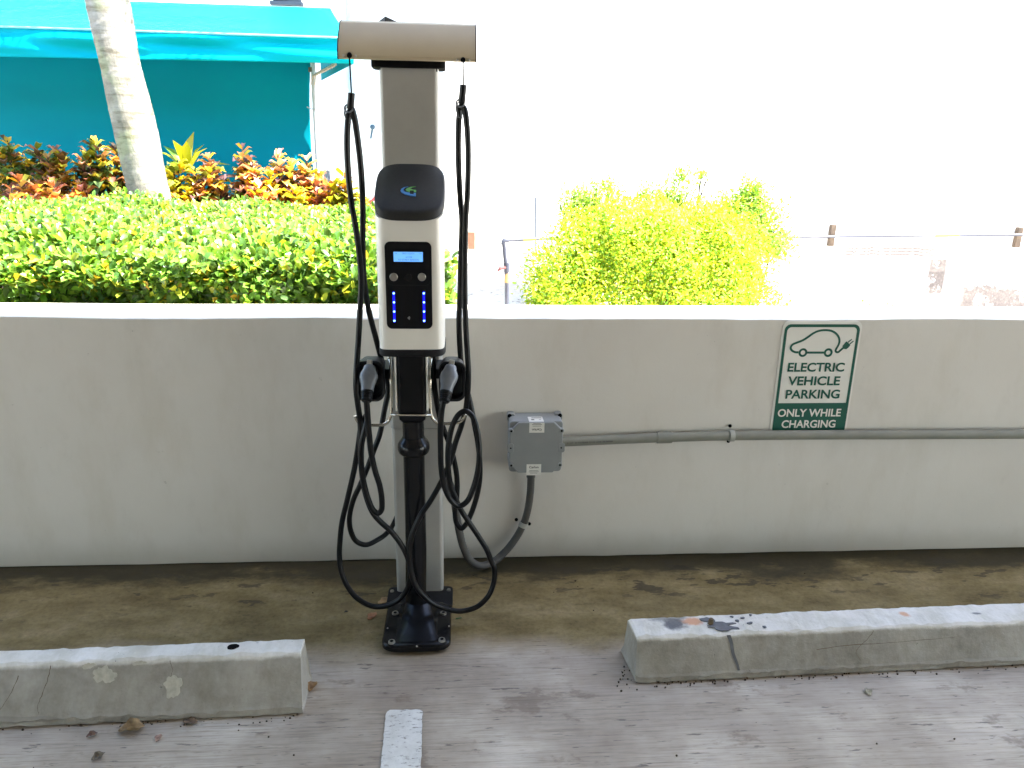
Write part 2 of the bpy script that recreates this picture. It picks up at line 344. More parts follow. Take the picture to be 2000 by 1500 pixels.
# ------------------------------------------------------------------ mesh helpers
class MB:
    def __init__(s): s.v = []; s.f = []; s.sm = []
    def add(s, vs, fs, smooth=False):
        o = len(s.v); s.v += [tuple(map(float, p)) for p in vs]
        s.f += [tuple(i + o for i in f) for f in fs]; s.sm += [smooth] * len(fs)
    def box(s, x0, x1, y0, y1, z0, z1):
        s.add([(x0, y0, z0), (x1, y0, z0), (x1, y1, z0), (x0, y1, z0), (x0, y0, z1), (x1, y0, z1), (x1, y1, z1), (x0, y1, z1)],
              [(0, 3, 2, 1), (4, 5, 6, 7), (0, 1, 5, 4), (1, 2, 6, 5), (2, 3, 7, 6), (3, 0, 4, 7)])
    def rings(s, rings, cap0=True, cap1=True, smooth=False):
        n = len(rings[0]); vs = [p for r in rings for p in r]; fs = []
        for k in range(len(rings) - 1):
            for i in range(n):
                j = (i + 1) % n
                fs.append((k * n + i, k * n + j, (k + 1) * n + j, (k + 1) * n + i))
        o = len(s.v); s.add(vs, fs, smooth)
        caps = []
        if cap0: caps.append(tuple(o + i for i in range(n - 1, -1, -1)))
        if cap1: caps.append(tuple(o + (len(rings) - 1) * n + i for i in range(n)))
        s.f += caps; s.sm += [False] * len(caps)
    def tube(s, pts, r, n=12, caps=True):
        pts = [np.array(p, float) for p in pts]; m = len(pts)
        rs = r if hasattr(r, '__len__') else [r] * m
        T = []
        for i in range(m):
            t = pts[min(i + 1, m - 1)] - pts[max(i - 1, 0)]; T.append(t / (np.linalg.norm(t) + 1e-9))
        a = np.array([0, 0, 1.0]) if abs(T[0][2]) < .9 else np.array([1.0, 0, 0])
        u = np.cross(T[0], a); u /= np.linalg.norm(u); rg = []
        for i in range(m):
            u = u - T[i] * (u @ T[i]); u /= np.linalg.norm(u) + 1e-12; w = np.cross(T[i], u)
            rg.append([pts[i] + rs[i] * (math.cos(2 * PI * k / n) * u + math.sin(2 * PI * k / n) * w) for k in range(n)])
        s.rings(rg, caps, caps, True)
    def cyl(s, p0, p1, r, n=20, r1=None):
        s.tube([p0, p1], [r, r if r1 is None else r1], n)
    def ball(s, c, r, n=10, k=7, sy=1.0):
        rg = []
        for i in range(1, k):
            a = PI * i / k
            rg.append([(c[0] + r * math.sin(a) * math.cos(2 * PI * j / n), c[1] + sy * r * math.sin(a) * math.sin(2 * PI * j / n), c[2] - r * math.cos(a)) for j in range(n)])
        s.rings(rg, True, True, True)
    def plate(s, poly, y0, y1):                    # polygon in (x,z), front face y0, back face y1
        n = len(poly)
        area = sum(poly[i][0] * poly[(i + 1) % n][1] - poly[(i + 1) % n][0] * poly[i][1] for i in range(n))
        if area < 0: poly = poly[::-1]
        s.rings([[(p[0], y1, p[1]) for p in poly], [(p[0], y0, p[1]) for p in poly]])
    def build(s, name, M, parent=None, bevel=0.0, seg=2, fix=True):
        me = bpy.data.meshes.new(name); me.from_pydata(s.v, [], s.f)
        me.polygons.foreach_set('use_smooth', s.sm)
        if fix:
            bm = bmesh.new(); bm.from_mesh(me); bmesh.ops.recalc_face_normals(bm, faces=bm.faces)
            if bevel:
                es = [e for e in bm.edges if len(e.link_faces) == 2 and e.calc_face_angle(0) > .6]
                bmesh.ops.bevel(bm, geom=es, offset=bevel, segments=seg, affect='EDGES', profile=.5, clamp_overlap=True)
            bm.to_mesh(me); bm.free()
        me.materials.append(M)
        if any(s.sm): me.set_sharp_from_angle(angle=math.radians(42))
        me.update()
        o = bpy.data.objects.new(name, me); COL.objects.link(o)
        if parent is not None:
            bpy.context.view_layer.update()
            o.parent = parent; o.matrix_parent_inverse = Matrix.Translation(-pos_of(parent))
        return o
def pos_of(o):
    p = Vector(o.location)
    if o.parent is not None: p = p + pos_of(o.parent) + o.matrix_parent_inverse.translation
    return p
def tag(o, label=None, cat=None, group=None, kind=None):
    for k, v in (('label', label), ('category', cat), ('group', group), ('kind', kind)):
        if v: o[k] = v
    return o
def thing(name, loc, label, cat, group=None):
    o = bpy.data.objects.new(name, None); COL.objects.link(o); o.location = loc; o.empty_display_size = .1
    return tag(o, label, cat, group)
def rrect(x0, x1, z0, z1, r, n=6):
    out = []
    for cx, cz, a0 in ((x1 - r, z1 - r, 0), (x0 + r, z1 - r, 90), (x0 + r, z0 + r, 180), (x1 - r, z0 + r, 270)):
        for k in range(n + 1):
            a = math.radians(a0 + 90 * k / n); out.append((cx + r * math.cos(a), cz + r * math.sin(a)))
    return out
def superell(cx, cy, a, b, e, n=64):
    out = []
    for k in range(n):
        t = 2 * PI * k / n; c, s_ = math.cos(t), math.sin(t)
        out.append((cx + a * math.copysign(abs(c) ** (2 / e), c), cy + b * math.copysign(abs(s_) ** (2 / e), s_)))
    return out
def spline(pts, per=10):
    P = [np.array(p, float) for p in pts]; P = [2 * P[0] - P[1]] + P + [2 * P[-1] - P[-2]]; out = []
    for i in range(1, len(P) - 2):
        p0, p1, p2, p3 = P[i - 1:i + 3]
        d = [max(np.linalg.norm(b - a), 1e-6) ** .5 for a, b in ((p0, p1), (p1, p2), (p2, p3))]
        m1 = (p2 - p1) + d[1] * ((p1 - p0) / d[0] - (p2 - p0) / (d[0] + d[1]))
        m2 = (p2 - p1) + d[1] * ((p3 - p2) / d[2] - (p3 - p1) / (d[1] + d[2]))
        for k in range(per):
            t = k / per; t2, t3 = t * t, t * t * t
            out.append((2 * t3 - 3 * t2 + 1) * p1 + (t3 - 2 * t2 + t) * m1 + (-2 * t3 + 3 * t2) * p2 + (t3 - t2) * m2)
    out.append(P[-2]); return out
def text(name, s, x0, x1, z0, z1, y, M, parent, depth=.0006, bold=0.0, flip=False):
    cu = bpy.data.curves.new(name, 'FONT'); cu.body = s; cu.offset = bold; cu.resolution_u = 4; cu.fill_mode = 'FRONT'
    tmp = bpy.data.objects.new(name, cu); COL.objects.link(tmp)
    bpy.context.view_layer.update()
    me = bpy.data.meshes.new_from_object(tmp.evaluated_get(bpy.context.evaluated_depsgraph_get()))
    bpy.data.objects.remove(tmp); bpy.data.curves.remove(cu)
    co = np.array([v.co[:] for v in me.vertices]); lo, hi = co.min(0), co.max(0)
    u = (co[:, 0] - lo[0]) / (hi[0] - lo[0]); v = (co[:, 1] - lo[1]) / (hi[1] - lo[1])
    if flip: u, v = 1 - u, 1 - v
    P = np.stack([x0 + u * (x1 - x0), np.full(len(u), y), z0 + v * (z1 - z0)], 1)
    for i, vv in enumerate(me.vertices): vv.co = P[i]
    me.materials.append(M); me.update()
    o = bpy.data.objects.new(name, me); COL.objects.link(o)
    if parent is not None:
        o.parent = parent; o.matrix_parent_inverse = Matrix.Translation(-pos_of(parent))
    return o
def leaves(name, pos, axis, nrm, L, Wd, colr, M, parent=None, fold=.22, curl=.12, tip=.72):
    n = len(pos)
    axis = axis / (np.linalg.norm(axis, axis=1, keepdims=True) + 1e-9)
    side = np.cross(axis, nrm); side /= np.linalg.norm(side, axis=1, keepdims=True) + 1e-9
    nr = np.cross(side, axis)
    L = L[:, None]; Wd = Wd[:, None]
    V = np.empty((n, 8, 3))
    V[:, 0] = pos
    mid = pos + axis * L * .5 + nr * L * curl * .5
    V[:, 1] = pos + axis * L * .30 + side * Wd * .42 + nr * (Wd * fold * .8)
    V[:, 2] = pos + axis * L * tip + side * Wd * .44 + nr * (Wd * fold * .8)
    V[:, 3] = pos + axis * L - nr * L * curl * .6
    V[:, 4] = pos + axis * L * tip - side * Wd * .44 + nr * (Wd * fold * .8)
    V[:, 5] = pos + axis * L * .30 - side * Wd * .42 + nr * (Wd * fold * .8)
    V[:, 6] = pos + axis * L * .30 + nr * L * curl * .15
    V[:, 7] = pos + axis * L * tip + nr * L * curl * .05
    base = (np.arange(n) * 8)[:, None]
    tris = np.array([[0, 6, 1], [0, 5, 6]]); quads = np.array([[1, 6, 7, 2], [6, 5, 4, 7]]); t2 = np.array([[2, 7, 3], [7, 4, 3]])
    loops = []
    pat = [0, 6, 1, 0, 5, 6, 1, 6, 7, 2, 6, 5, 4, 7, 2, 7, 3, 7, 4, 3]
    LI = (base + np.array(pat)[None, :]).ravel()
    tot = np.tile(np.array([3, 3, 4, 4, 3, 3]), n); st = np.concatenate([[0], np.cumsum(tot)[:-1]])
    me = bpy.data.meshes.new(name)
    me.vertices.add(n * 8); me.vertices.foreach_set('co', V.ravel())
    me.loops.add(len(LI)); me.loops.foreach_set('vertex_index', LI.astype(np.int32))
    me.polygons.add(len(tot)); me.polygons.foreach_set('loop_start', st.astype(np.int32))
    me.polygons.foreach_set('use_smooth', np.ones(len(tot), bool))
    me.update(calc_edges=True)
    ca = me.color_attributes.new("Col", 'FLOAT_COLOR', 'POINT')
    C4 = np.ones((n, 8, 4)); C4[:, :, :3] = colr[:, None, :]
    ca.data.foreach_set('color', C4.ravel())
    me.materials.append(M)
    o = bpy.data.objects.new(name, me); COL.objects.link(o)
    if parent is not None:
        o.parent = parent; o.matrix_parent_inverse = Matrix.Translation(-pos_of(parent))
    return o
def unit(n):
    v = rng.normal(size=(n, 3)); return v / np.linalg.norm(v, axis=1, keepdims=True)
def pick(pal, n, var=.18):
    w = np.array([p[0] for p in pal]); c = np.array([p[1] for p in pal], float)
    i = rng.choice(len(pal), n, p=w / w.sum())
    return c[i] * (1 + var * rng.normal(size=(n, 1))).clip(.5, 1.6) * (1 + .07 * rng.normal(size=(n, 3)))
def jit(a): return random.uniform(-a, a)

# ================================================================== SETTING
g = MB(); g.add([(-150, -150, -.06), (150, -150, -.06), (150, 150, -.06), (-150, 150, -.06)], [(0, 1, 2, 3)])
tag(g.build('ground', MT['gravel']), kind='structure')
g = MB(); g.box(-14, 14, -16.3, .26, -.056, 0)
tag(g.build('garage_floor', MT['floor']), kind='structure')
g = MB(); g.box(-14, 14, -16, -.55, 3.55, 3.85); g.box(-14, 14, -.55, -.26, 3.25, 3.85)  # second box: edge beam added out of view to shape incoming light
tag(g.build('ceiling', MT['ceiling']), kind='structure')
g = MB(); g.box(-14, 14, -16.3, -16.002, 0, 3.85); tag(g.build('added_back_wall', MT['ceiling']), 'added unseen concrete wall at the far back of the garage, keeping light out', 'wall')  # unseen wall added to close the back and cut light from behind
# painted bay line with a rounded worn end
g = MB(); xs = [(-.2365, -.931), (-.2340, -.921), (-.226, -.914), (-.133, -.918), (-.126, -.924), (-.1235, -.935), (-.118, -1.13), (-.10, -3.6), (-.215, -3.6), (-.232, -1.12)]
ol = []
for i in range(len(xs)):
    a, b_ = xs[i], xs[(i + 1) % len(xs)]; k = max(1, int(math.hypot(a[0] - b_[0], a[1] - b_[1]) / .012))
    for j in range(k):
        t = j / k; ol.append((a[0] + (b_[0] - a[0]) * t + jit(.0016), a[1] + (b_[1] - a[1]) * t + jit(.0016)))
g.add([(p[0], p[1], .004) for p in ol], [tuple(range(len(ol)))])
tag(g.build('parking_line', MT['line']), kind='structure')

# ------------------------------------------------------------------ low wall
g = MB(); nx = 700; X = np.linspace(-13.8, 13.8, nx)
def wob(n, k):                                     # smooth random wobble
    r = rng.normal(size=n); ker = np.hanning(k); return np.convolve(r, ker / np.sqrt((ker ** 2).sum()), 'same')
w1, w2, w3 = wob(nx, 9), wob(nx, 25), wob(nx, 5)
rg = []
for i, x in enumerate(X):
    chip = max(0, w1[i] - 1.3) * .006
    zt = 1.060 + .0022 * w2[i] * .6 + .0010 * w3[i] * .6
    rg.append([(x, .012, -.002), (x, .0 , .006 + .0016 * w1[i]), (x, 0, .30), (x, 0, .7), (x, 0, 1.0),
               (x, .0005 * w2[i], zt - .004 - chip), (x, .0015 + chip * .6, zt - .001 - chip * .5), (x, .005 + chip, zt), (x, .275 + .003 * w2[i], 1.060), (x, .285, 1.050), (x, .285, -.05), (x, .02, -.05)])
g.rings(rg)
wall = g.build('low_wall', MT['wall'])
for p in wall.data.polygons: p.use_smooth = False
tag(wall, 'low off-white painted concrete wall running across behind the charger', 'wall')

# ------------------------------------------------------------------ wheel stops
def wheel_stop(corners, h, ins_f, ins_b, M, label, ends, wob_amp=.0025):
    (ax, ay), (bx, by) = corners                    # floor line of the near face, from left end to right end
    L = math.hypot(bx - ax, by - ay); dx, dy = (bx - ax) / L, (by - ay) / L; px, py = -dy, dx
    wid = ins_f + ends['top'] + ins_b
    o = thing('wheel_stop', ((ax + bx) / 2, (ay + by) / 2 + wid / 2, 0), label, 'wheel stop', 'concrete wheel stops in front of the wall')
    prof = [(0, .004), (.002, .012), (.001, .024), (.006, .030), (ins_f * .35, h * .42), (ins_f * .68, h * .73), (ins_f - .003, h - .006), (ins_f + .004, h),
            (ins_f + ends['top'] * .5, h + .001), (ins_f + ends['top'] - .004, h), (ins_f + ends['top'] + .003, h - .006), (wid - .006, .03), (wid, .024), (wid, .004)]
    n = max(60, int(L / .012)); g = MB(); rg = []
    nz = [wob(n + 1, 5) + .5 * wob(n + 1, 21) for _ in prof]
    for i in range(n + 1):
        s = L * i / n; e = min(s, L - s)
        r = []
        for k, (u, z) in enumerate(prof):
            a = wob_amp * .45 * nz[k][i]
            edge = 2.6 if k in (0, 1, 2, 6, 7) else (1.5 if k in (3, 9, 10) else .9)
            sh = ends['l'](u, z) * max(0, 1 - s / .25) + ends['r'](u, z) * max(0, 1 - (L - s) / .25)
            uu, zz = u + a * edge * .5, z + a * edge * .5 * (1 if z > .02 else 0)
            r.append((ax + dx * (s + sh) + px * uu, ay + dy * (s + sh) + py * uu, max(.003, zz)))
        rg.append(r)
    # worn rounded ends
    for side, idx in ((1, 0), (-1, n)):
        c = np.mean(np.array(rg[idx]), 0)
        end = []
        for k, p in enumerate(rg[idx]):
            q = np.array(p) * .955 + c * .045; q[0] -= side * dx * (.007 + .003 * abs(nz[k][5])); q[2] = max(.003, q[2]); end.append(tuple(q))
        rg = [end] + rg if side == 1 else rg + [end]
    g.rings(rg, smooth=False)
    g.build('body', M, o)
    def on_face(s, t):                               # point of the near sloping face: s along, t up 0..1
        u = .006 + (ins_f - .009) * t; z = .03 + (h - .036) * t
        nrm = Vector((-px * (h - .036), -py * (h - .036), ins_f - .009)); nrm = Vector((-px, -py, (ins_f) / h)).normalized()
        return Vector((ax + dx * s + px * u, ay + dy * s + py * u, z)), nrm
    def on_top(s, u):
        return Vector((ax + dx * s + px * (ins_f + u), ay + dy * s + py * (ins_f + u), h + .001)), Vector((0, 0, 1))
    return o, on_face, on_top, (dx, dy, px, py, L)
def blob(name, c, nrm, along, rx, ry, M, parent, off=.0022, jag=.25, n=22, th=.0025):
    al = Vector(along).normalized(); up = nrm.cross(al).normalized(); al = up.cross(nrm)
    ph = [random.uniform(0, 6.28) for _ in range(4)]
    top, bot = [], []
    for k in range(n):
        a = 2 * PI * k / n
        r = 1 + jag * (.7 * math.sin(2 * a + ph[0]) + .35 * math.sin(3 * a + ph[1]) + .3 * math.sin(5 * a + ph[2]) + .25 * math.sin(9 * a + ph[3]) + .45 * jit(1))
        p = c + al * (rx * r * math.cos(a)) + up * (ry * r * math.sin(a))
        top.append(tuple(p + nrm * off)); bot.append(tuple(p + nrm * (off - th)))
    g = MB(); g.rings([bot, top]); return g.build(name, M, parent)

zero = lambda u, z: 0.0
st1, f1, t1, d1 = wheel_stop([(-2.32, -.954), (-.492, -.917)], .166, .084, .012, MT['stop1'],
    'worn grey concrete wheel stop with pale chips, left of the charger base', dict(top=.066, l=zero, r=lambda u, z: -.014 * z / .166))
st2, f2, t2, d2 = wheel_stop([(.581, -.826), (2.60, -.776)], .142, .056, .012, MT['stop2'],
    'grey concrete wheel stop with a dark drip line and orange smudge, below the green sign', dict(top=.104, l=lambda u, z: .012 * z / .142 - u * .03, r=zero))
AL1, AL2 = (d1[0], d1[1], 0), (d2[0], d2[1], 0)
for s, t, rx, ry in ((1.03, .74, .030, .026), (1.235, .47, .030, .028), (.98, .93, .020, .008), (.33, .55, .018, .010), (1.13, .95, .02, .006)):
    c, nn = f1(s + .2, t); blob('chip', c, nn, AL1, rx, ry, MT['chip'], st1, jag=.26, n=34)
c, nn = t1(1.60, .036); blob('rebar_hole', c, nn, AL1, .018, .013, MT['dark'], st1, jag=.08)
c, nn = t2(.305, .034); blob('grey_splash', c, nn, AL2, .055, .018, MT['oil'], st2, off=.0035, jag=.55)
for ds, du, r in ((.37, .06, .007), (.395, .075, .006), (.41, .045, .008), (.43, .09, .005), (.36, .085, .005), (.27, .07, .02), (.45, .02, .006)):
    c, nn = t2(ds, du); blob('splash_drop', c, nn, AL2, r * 1.2, r * .8, MT['oil'], st2, off=.0035, jag=.35, n=12)
g = MB(); pl = [f2(.315 + .028 * t + .002 * math.sin(9 * t), 1 - t) for t in np.linspace(0, 1, 9)]
lft, rgt = [], []
for k, (c, nn) in enumerate(pl):
    w_ = .007 - .003 * k / 8; lft.append(tuple(c + nn * .0022 - Vector(AL2) * w_)); rgt.append(tuple(c + nn * .0022 + Vector(AL2) * w_))
vs = lft + rgt; g.add(vs, [(k, k + 1, 9 + k + 1, 9 + k) for k in range(8)]); g.build('drip_line', MT['oil'], st2)
c, nn = t2(.272, .050); g = MB(); g.tube([c, c + Vector((0, 0, .014)), c + Vector((.001, 0, .022))], [.0085, .0088, .007], 10); g.build('rebar_pin', MT['stub'], st2)
def crack(name, f_on, pts, along, w0, parent, M):
    lf, rt_ = [], []
    P_ = spline([(a_, b_, 0) for a_, b_ in pts], 5)
    for k, q in enumerate(P_):
        c_, n_ = f_on(q[0] + jit(.0015), q[1] + jit(.006)); t_ = np.array(P_[min(k + 1, len(P_) - 1)]) - np.array(P_[max(k - 1, 0)])
        al_ = Vector(along).normalized(); up_ = n_.cross(al_).normalized(); d_ = (al_ * t_[0] + up_ * (t_[1] * .14)).normalized(); sd_ = n_.cross(d_)
        w_ = w0 * (1 - .6 * k / len(P_)) * random.uniform(.6, 1.3); lf.append(tuple(c_ + n_ * .0022 + sd_ * w_)); rt_.append(tuple(c_ + n_ * .0022 - sd_ * w_))
    n_ = len(lf); g = MB(); g.add(lf + rt_, [(k, k + 1, n_ + k + 1, n_ + k) for k in range(n_ - 1)]); return g.build(name, M, parent)
crack('crack', f1, [(1.07, .97), (1.065, .7), (1.055, .45), (1.045, .2), (1.05, .05)], AL1, .0011, st1, MT['stub'])
crack('crack', f1, [(.98, .8), (.965, .5), (.945, .25), (.93, .1)], AL1, .0010, st1, MT['stub'])
crack('crack', f1, [(1.42, .98), (1.43, .8), (1.425, .6)], AL1, .0008, st1, MT['stub'])
crack('crack', f2, [(.62, .48), (.72, .56), (.85, .58), (1.0, .62), (1.12, .66)], AL2, .0010, st2, MT['stub'])
crack('crack', f2, [(.83, .95), (.80, .7), (.76, .4), (.775, .1)], AL2, .0008, st2, MT['stub'])

# ================================================================== CHARGING STATION
CHX = -.160
ST = thing('charging_station', (CHX, -.40, 0), 'tall silver and black double charging station with lit blue screen, standing before the low wall', 'charging station')
# pedestal base with raised hub
g = MB()
base = rrect(-.281, -.040, -.640, -.374, .045, 7)
def ring2(poly, z, dx=0.0):
    cx, cy = -.1605, -.507
    return [(cx + (p[0] - cx) * (1 - dx / .12), cy + (p[1] - cy) * (1 - dx / .133), z) for p in poly]
g.rings([ring2(base, .003, .010), ring2(base, .012, .004), ring2(base, .013, 0), ring2(base, .028, 0), ring2(base, .035, .004), ring2(base, .037, .012)], smooth=False)
g.build('pedestal_base', MT['gloss'], ST)
hubr = []
for z, k in ((.036, 0), (.044, .22), (.062, .62), (.078, .9), (.085, 1.0)):
    r0 = rrect(-.236, -.086, -.622, -.386, .02, 6); r1 = rrect(-.205, -.117, -.470, -.392, .036, 6)
    hubr.append([(a[0] * (1 - k) + b_[0] * k, a[1] * (1 - k) + b_[1] * k, z) for a, b_ in zip(r0, r1)])
g = MB(); g.rings(hubr, smooth=False); g.build('hub', MT['gloss'], ST)
for px, py in ((765, 1254), (863, 1250), (772, 1198), (866, 1198)):
    p = atz(px, py, .038)
    g = MB(); g.tube([p + Vector((0, 0, -.002)), p + Vector((0, 0, .004))], [.0125, .0115], 20); b_ = g.build('bolt', MT['bolt'], ST)
    g = MB(); g.tube([p + Vector((0, 0, .0035)), p + Vector((0, 0, .0052))], [.0068, .0066], 6); g.build('socket', MT['dark'], b_)
for px, py in ((814, 1262), (757, 1227), (877, 1223)):
    p = atz(px, py, .0375); g = MB(); g.ball(p, .0032, 8, 6); g.build('screw', MT['bolt'], ST)
# black pole with collar
PX, PY = -.166, -.430
g = MB(); g.tube([(PX - .006, PY, .05), (PX, PY, .3), (PX, PY, .86)], [.0385, .0378, .0370], 32); g.build('pole', MT['gloss'], ST)
g = MB(); pr = [(.038, .732), (.043, .722), (.050, .714), (.0545, .706), (.056, .697), (.056, .686), (.053, .676), (.047, .670), (.038, .667)]
g.rings([[(PX + r * math.cos(2 * PI * k / 40), PY + r * math.sin(2 * PI * k / 40), z) for k in range(40)] for r, z in pr], smooth=True)
g.build('collar', MT['gloss'], ST)
# square bracket under the head
g = MB(); o8 = [(.036, .795), (.044, .806), (.0465, .822), (.0465, 1.055)]
g.rings([[(PX + (p[0]) * r / .05, PY + p[1] * r / .05, z) for p in rrect(-.05, .05, -.05, .05, .012, 4)] for r, z in o8])
g.build('head_bracket', MT['panelblack'], ST)
for sx in (-1, 1):
    g = MB(); g.box(PX + sx * .052 - .003, PX + sx * .052 + .003, PY - .046, PY + .05, .84, 1.05); g.build('side_rail', MT['alu2'], ST, .0015)
# aluminium post
g = MB(); p1 = [(p[0], p[1]) for p in rrect(-.256, -.0735, -.272, -.150, .015, 6)]
g.rings([[(p[0], p[1], z) for p in p1] for z in (.012, .700)], smooth=False); g.build('post', MT['alu'], ST)
g = MB(); p2 = rrect(-.260, -.0700, -.276, -.147, .016, 6)
g.rings([[(p[0], p[1], z) for p in p2] for z in (.704, 1.935)], smooth=False); g.build('upper_post', MT['alu'], ST)
for nm in ('post', 'upper_post'):
    o = bpy.data.objects[nm]
    for p in o.data.polygons: p.use_smooth = abs(p.normal.z) < .5
    o.data.set_sharp_from_angle(angle=math.radians(40))
g = MB(); g.rings([[(p[0], p[1], z) for p in rrect(-.290, -.036, -.372, -.236, .02, 6)] for z in (.003, .017)]); pb = g.build('post_base_plate', MT['black'], ST, .002)
for x, y in ((-.052, -.268), (-.275, -.268)):
    g = MB(); g.tube([(x, y, .016), (x, y, .022)], [.008, .007], 14); g.build('bolt', MT['bolt'], pb)
# charger head
HX, HY, HA, HB = -.1580, -.440, .1045, .106
def slope(y): return 1.478 + (y + .546) * .60
bo = superell(HX, HY, HA, HB, 7, 96)
g = MB(); g.rings([[(x, y, 1.071) for x, y in bo], [(x, y, 1.3) for x, y in bo], [(x, y, slope(y)) for x, y in bo]], smooth=True)
hd = g.build('head', MT['alu2'], ST); hd.data.set_sharp_from_angle(angle=math.radians(35))
bt = superell(HX, HY, HA + .003, HB + .004, 6, 96)
g = MB(); g.rings([[(x * .97 + HX * .03, y * .97 + HY * .03, 1.047) for x, y in bt], [(x, y, 1.051) for x, y in bt], [(x, y, 1.067) for x, y in bt], [(x * .99 + HX * .01, y * .99 + HY * .01, 1.0705) for x, y in bt]], smooth=False)
g.build('bottom_trim', MT['black'], hd)
ld = superell(HX, HY - .001, HA + .004, HB + .009, 3.7, 96)
def lring(k, dz): return [(HX + (x - HX) * k, HY + (y - HY) * k, slope(HY + (y - HY) * k) + dz + .0008) for x, y in ld]
g = MB(); g.rings([lring(.97, .0), lring(.995, .001), lring(1.0, .005), lring(1.0, .021), lring(.992, .0255), lring(.975, .0285), lring(.93, .0305), lring(.6, .034), lring(.2, .0355)], smooth=True)
lid = g.build('lid', MT['lid'], hd)
def on_lid(px, py):                                # point of the sloping lid at a photo pixel
    r = RW @ np.array([px - CX, py - CY, F]); lo, hi = 1.5, 4.0
    for _ in range(50):
        mid_ = (lo + hi) / 2; P = CAM + r / np.linalg.norm(r) * mid_
        if P[2] > slope(P[1]) + .0375: lo = mid_
        else: hi = mid_
    return Vector(CAM + r / np.linalg.norm(r) * lo)
def logo(name, pts, M):
    poly = [on_lid(640 + x / 6.25, 300 + y / 6.25) for x, y in pts]; nn = Vector((0, -.51, .86))
    g = MB(); g.rings([[tuple(p - nn * .003) for p in poly], [tuple(p + nn * .0006) for p in poly]]); g.build(name, M, lid)
logo('logo_blue_arc', [(985, 403), (930, 412), (900, 430), (890, 452), (905, 475), (945, 497), (1010, 512), (1075, 518), (1077, 482), (1050, 480), (1050, 497), (1005, 493), (1003, 478), (950, 468), (925, 452), (925, 432), (945, 415)], MT['logoblue'])
logo('logo_green_arc', [(1078, 402), (1010, 408), (965, 425), (952, 440), (965, 458), (1000, 470), (1003, 450), (1050, 450), (1052, 468), (1078, 470), (1080, 446), (1020, 436), (1000, 430), (1030, 413)], MT['logogreen'])
# control panel
YF = HY - HB
a, b_ = at(750.5, 471.5, YF), at(845, 642, YF)
g = MB(); g.plate(rrect(a.x, b_.x, b_.z, a.z, .017, 8), YF - .0035, YF + .004); pan = g.build('control_panel', MT['panelblack'], hd, .0012)
YP = YF - .0036
def pbox(x0, y0, x1, y1, y=YP):
    p, q = at(x0, y0, y), at(x1, y1, y); return p.x, q.x, q.z, p.z
x0, x1, z0, z1 = pbox(768.5, 491.7, 826, 511.3)
g = MB(); g.plate(rrect(x0, x1, z0, z1, .0012, 3), YP - .0008, YP + .002); scr = g.build('screen', MT['lcd'], pan)
for s, bx in (('<<', (771.5, 493.8, 775.5, 496.3)), ('EASY TOUCH', (786, 493.4, 809, 496.6)), ('>>', (819, 493.8, 823.5, 496.3)), ('#1748', (792, 500.6, 804.5, 503.8)), ('TO START SESSION', (777, 505.8, 818, 509))):
    q = pbox(*bx); text('screen_text', s, *q, YP - .0012, MT['lcdtxt'], pan)
for px in (769, 824):
    c = at(px, 541, YP); g = MB(); g.tube([c + Vector((0, .002, 0)), c + Vector((0, -.003, 0)), c + Vector((0, -.0042, 0))], [.0125, .0125, .0112], 26)
    g.build('button', MT['bolt'], pan)
c = at(797.5, 542, YP); g = MB(); g.tube([c + Vector((0, .002, 0)), c + Vector((0, -.0015, 0))], [.012, .0115], 24); g.build('camera_lens', MT['gloss'], pan)
# groove under the buttons
pts = [at(756, 549, YP), at(757.5, 554, YP), at(762, 556.3, YP), at(798, 557, YP), at(834, 556.8, YP), at(838.5, 554.5, YP), at(840, 549, YP)]
g = MB(); g.tube(spline(pts, 6), .0009, 6); g.build('panel_rib', MT['lid'], pan)
for px0, px1 in ((769, 770.3), (827.8, 828.4)):
    p, q = at(px0, 569, YP), at(px1, 630, YP)
    g = MB(); g.plate(rrect(p.x - .0042, q.x + .0042, q.z, p.z, .0040, 5), YP - .0006, YP + .001); lg = g.build('light_strip', MT['ledglow'], pan)
    for k, py in enumerate((573, 590.5, 608.5, 626.5)):
        c = at(px0 + (px1 - px0) * k / 3, py, YP - .0006); g = MB(); g.ball(c, .0030, 10, 7, .35); g.build('led', MT['led'], lg)
for k, r in enumerate((.0022, .0042, .0062, .0082)):
    c = at(795.5, 621, YP); g = MB()
    g.tube([c + Vector((r * math.cos(a_), -.0006, r * math.sin(a_))) for a_ in np.linspace(-.75, .75, 9)], .0007, 5); g.build('contactless_mark', MT['nfc'], pan)
# cord retractor housing across the post head
prof = [(-.150, 2.058), (-.240, 2.071), (-.278, 2.060), (-.316, 2.026), (-.342, 1.990), (-.354, 1.966), (-.357, 1.956), (-.354, 1.948), (-.346, 1.945), (-.330, 1.947), (-.150, 1.976)]
g = MB(); g.rings([[(x, y, z) for y, z in prof] for x in (-.3735, .0475)], smooth=False); rt = g.build('cord_retractor', MT['champ'], ST)
for p in rt.data.polygons: p.use_smooth = True
rt.data.set_sharp_from_angle(angle=math.radians(23))
for x, s in ((-.3735, -1), (.0475, 1)):
    cyy, czz = -.26, 2.005
    g = MB(); pe = [(cyy + (y - cyy) * 1.015, czz + (z - czz) * 1.015) for y, z in prof]
    g.rings([[(x + s * .0002, y, z) for y, z in pe], [(x + s * .004, y, z) for y, z in pe]]); g.build('end_cap', MT['black'], rt, .001)
g = MB(); g.rings([[(p[0], p[1], z) for p in rrect(-.2835, -.0485, -.303, -.19, .028, 8)] for z in (1.931, 1.972)]); g.build('mounting_plate', MT['dark'], ST, .003)
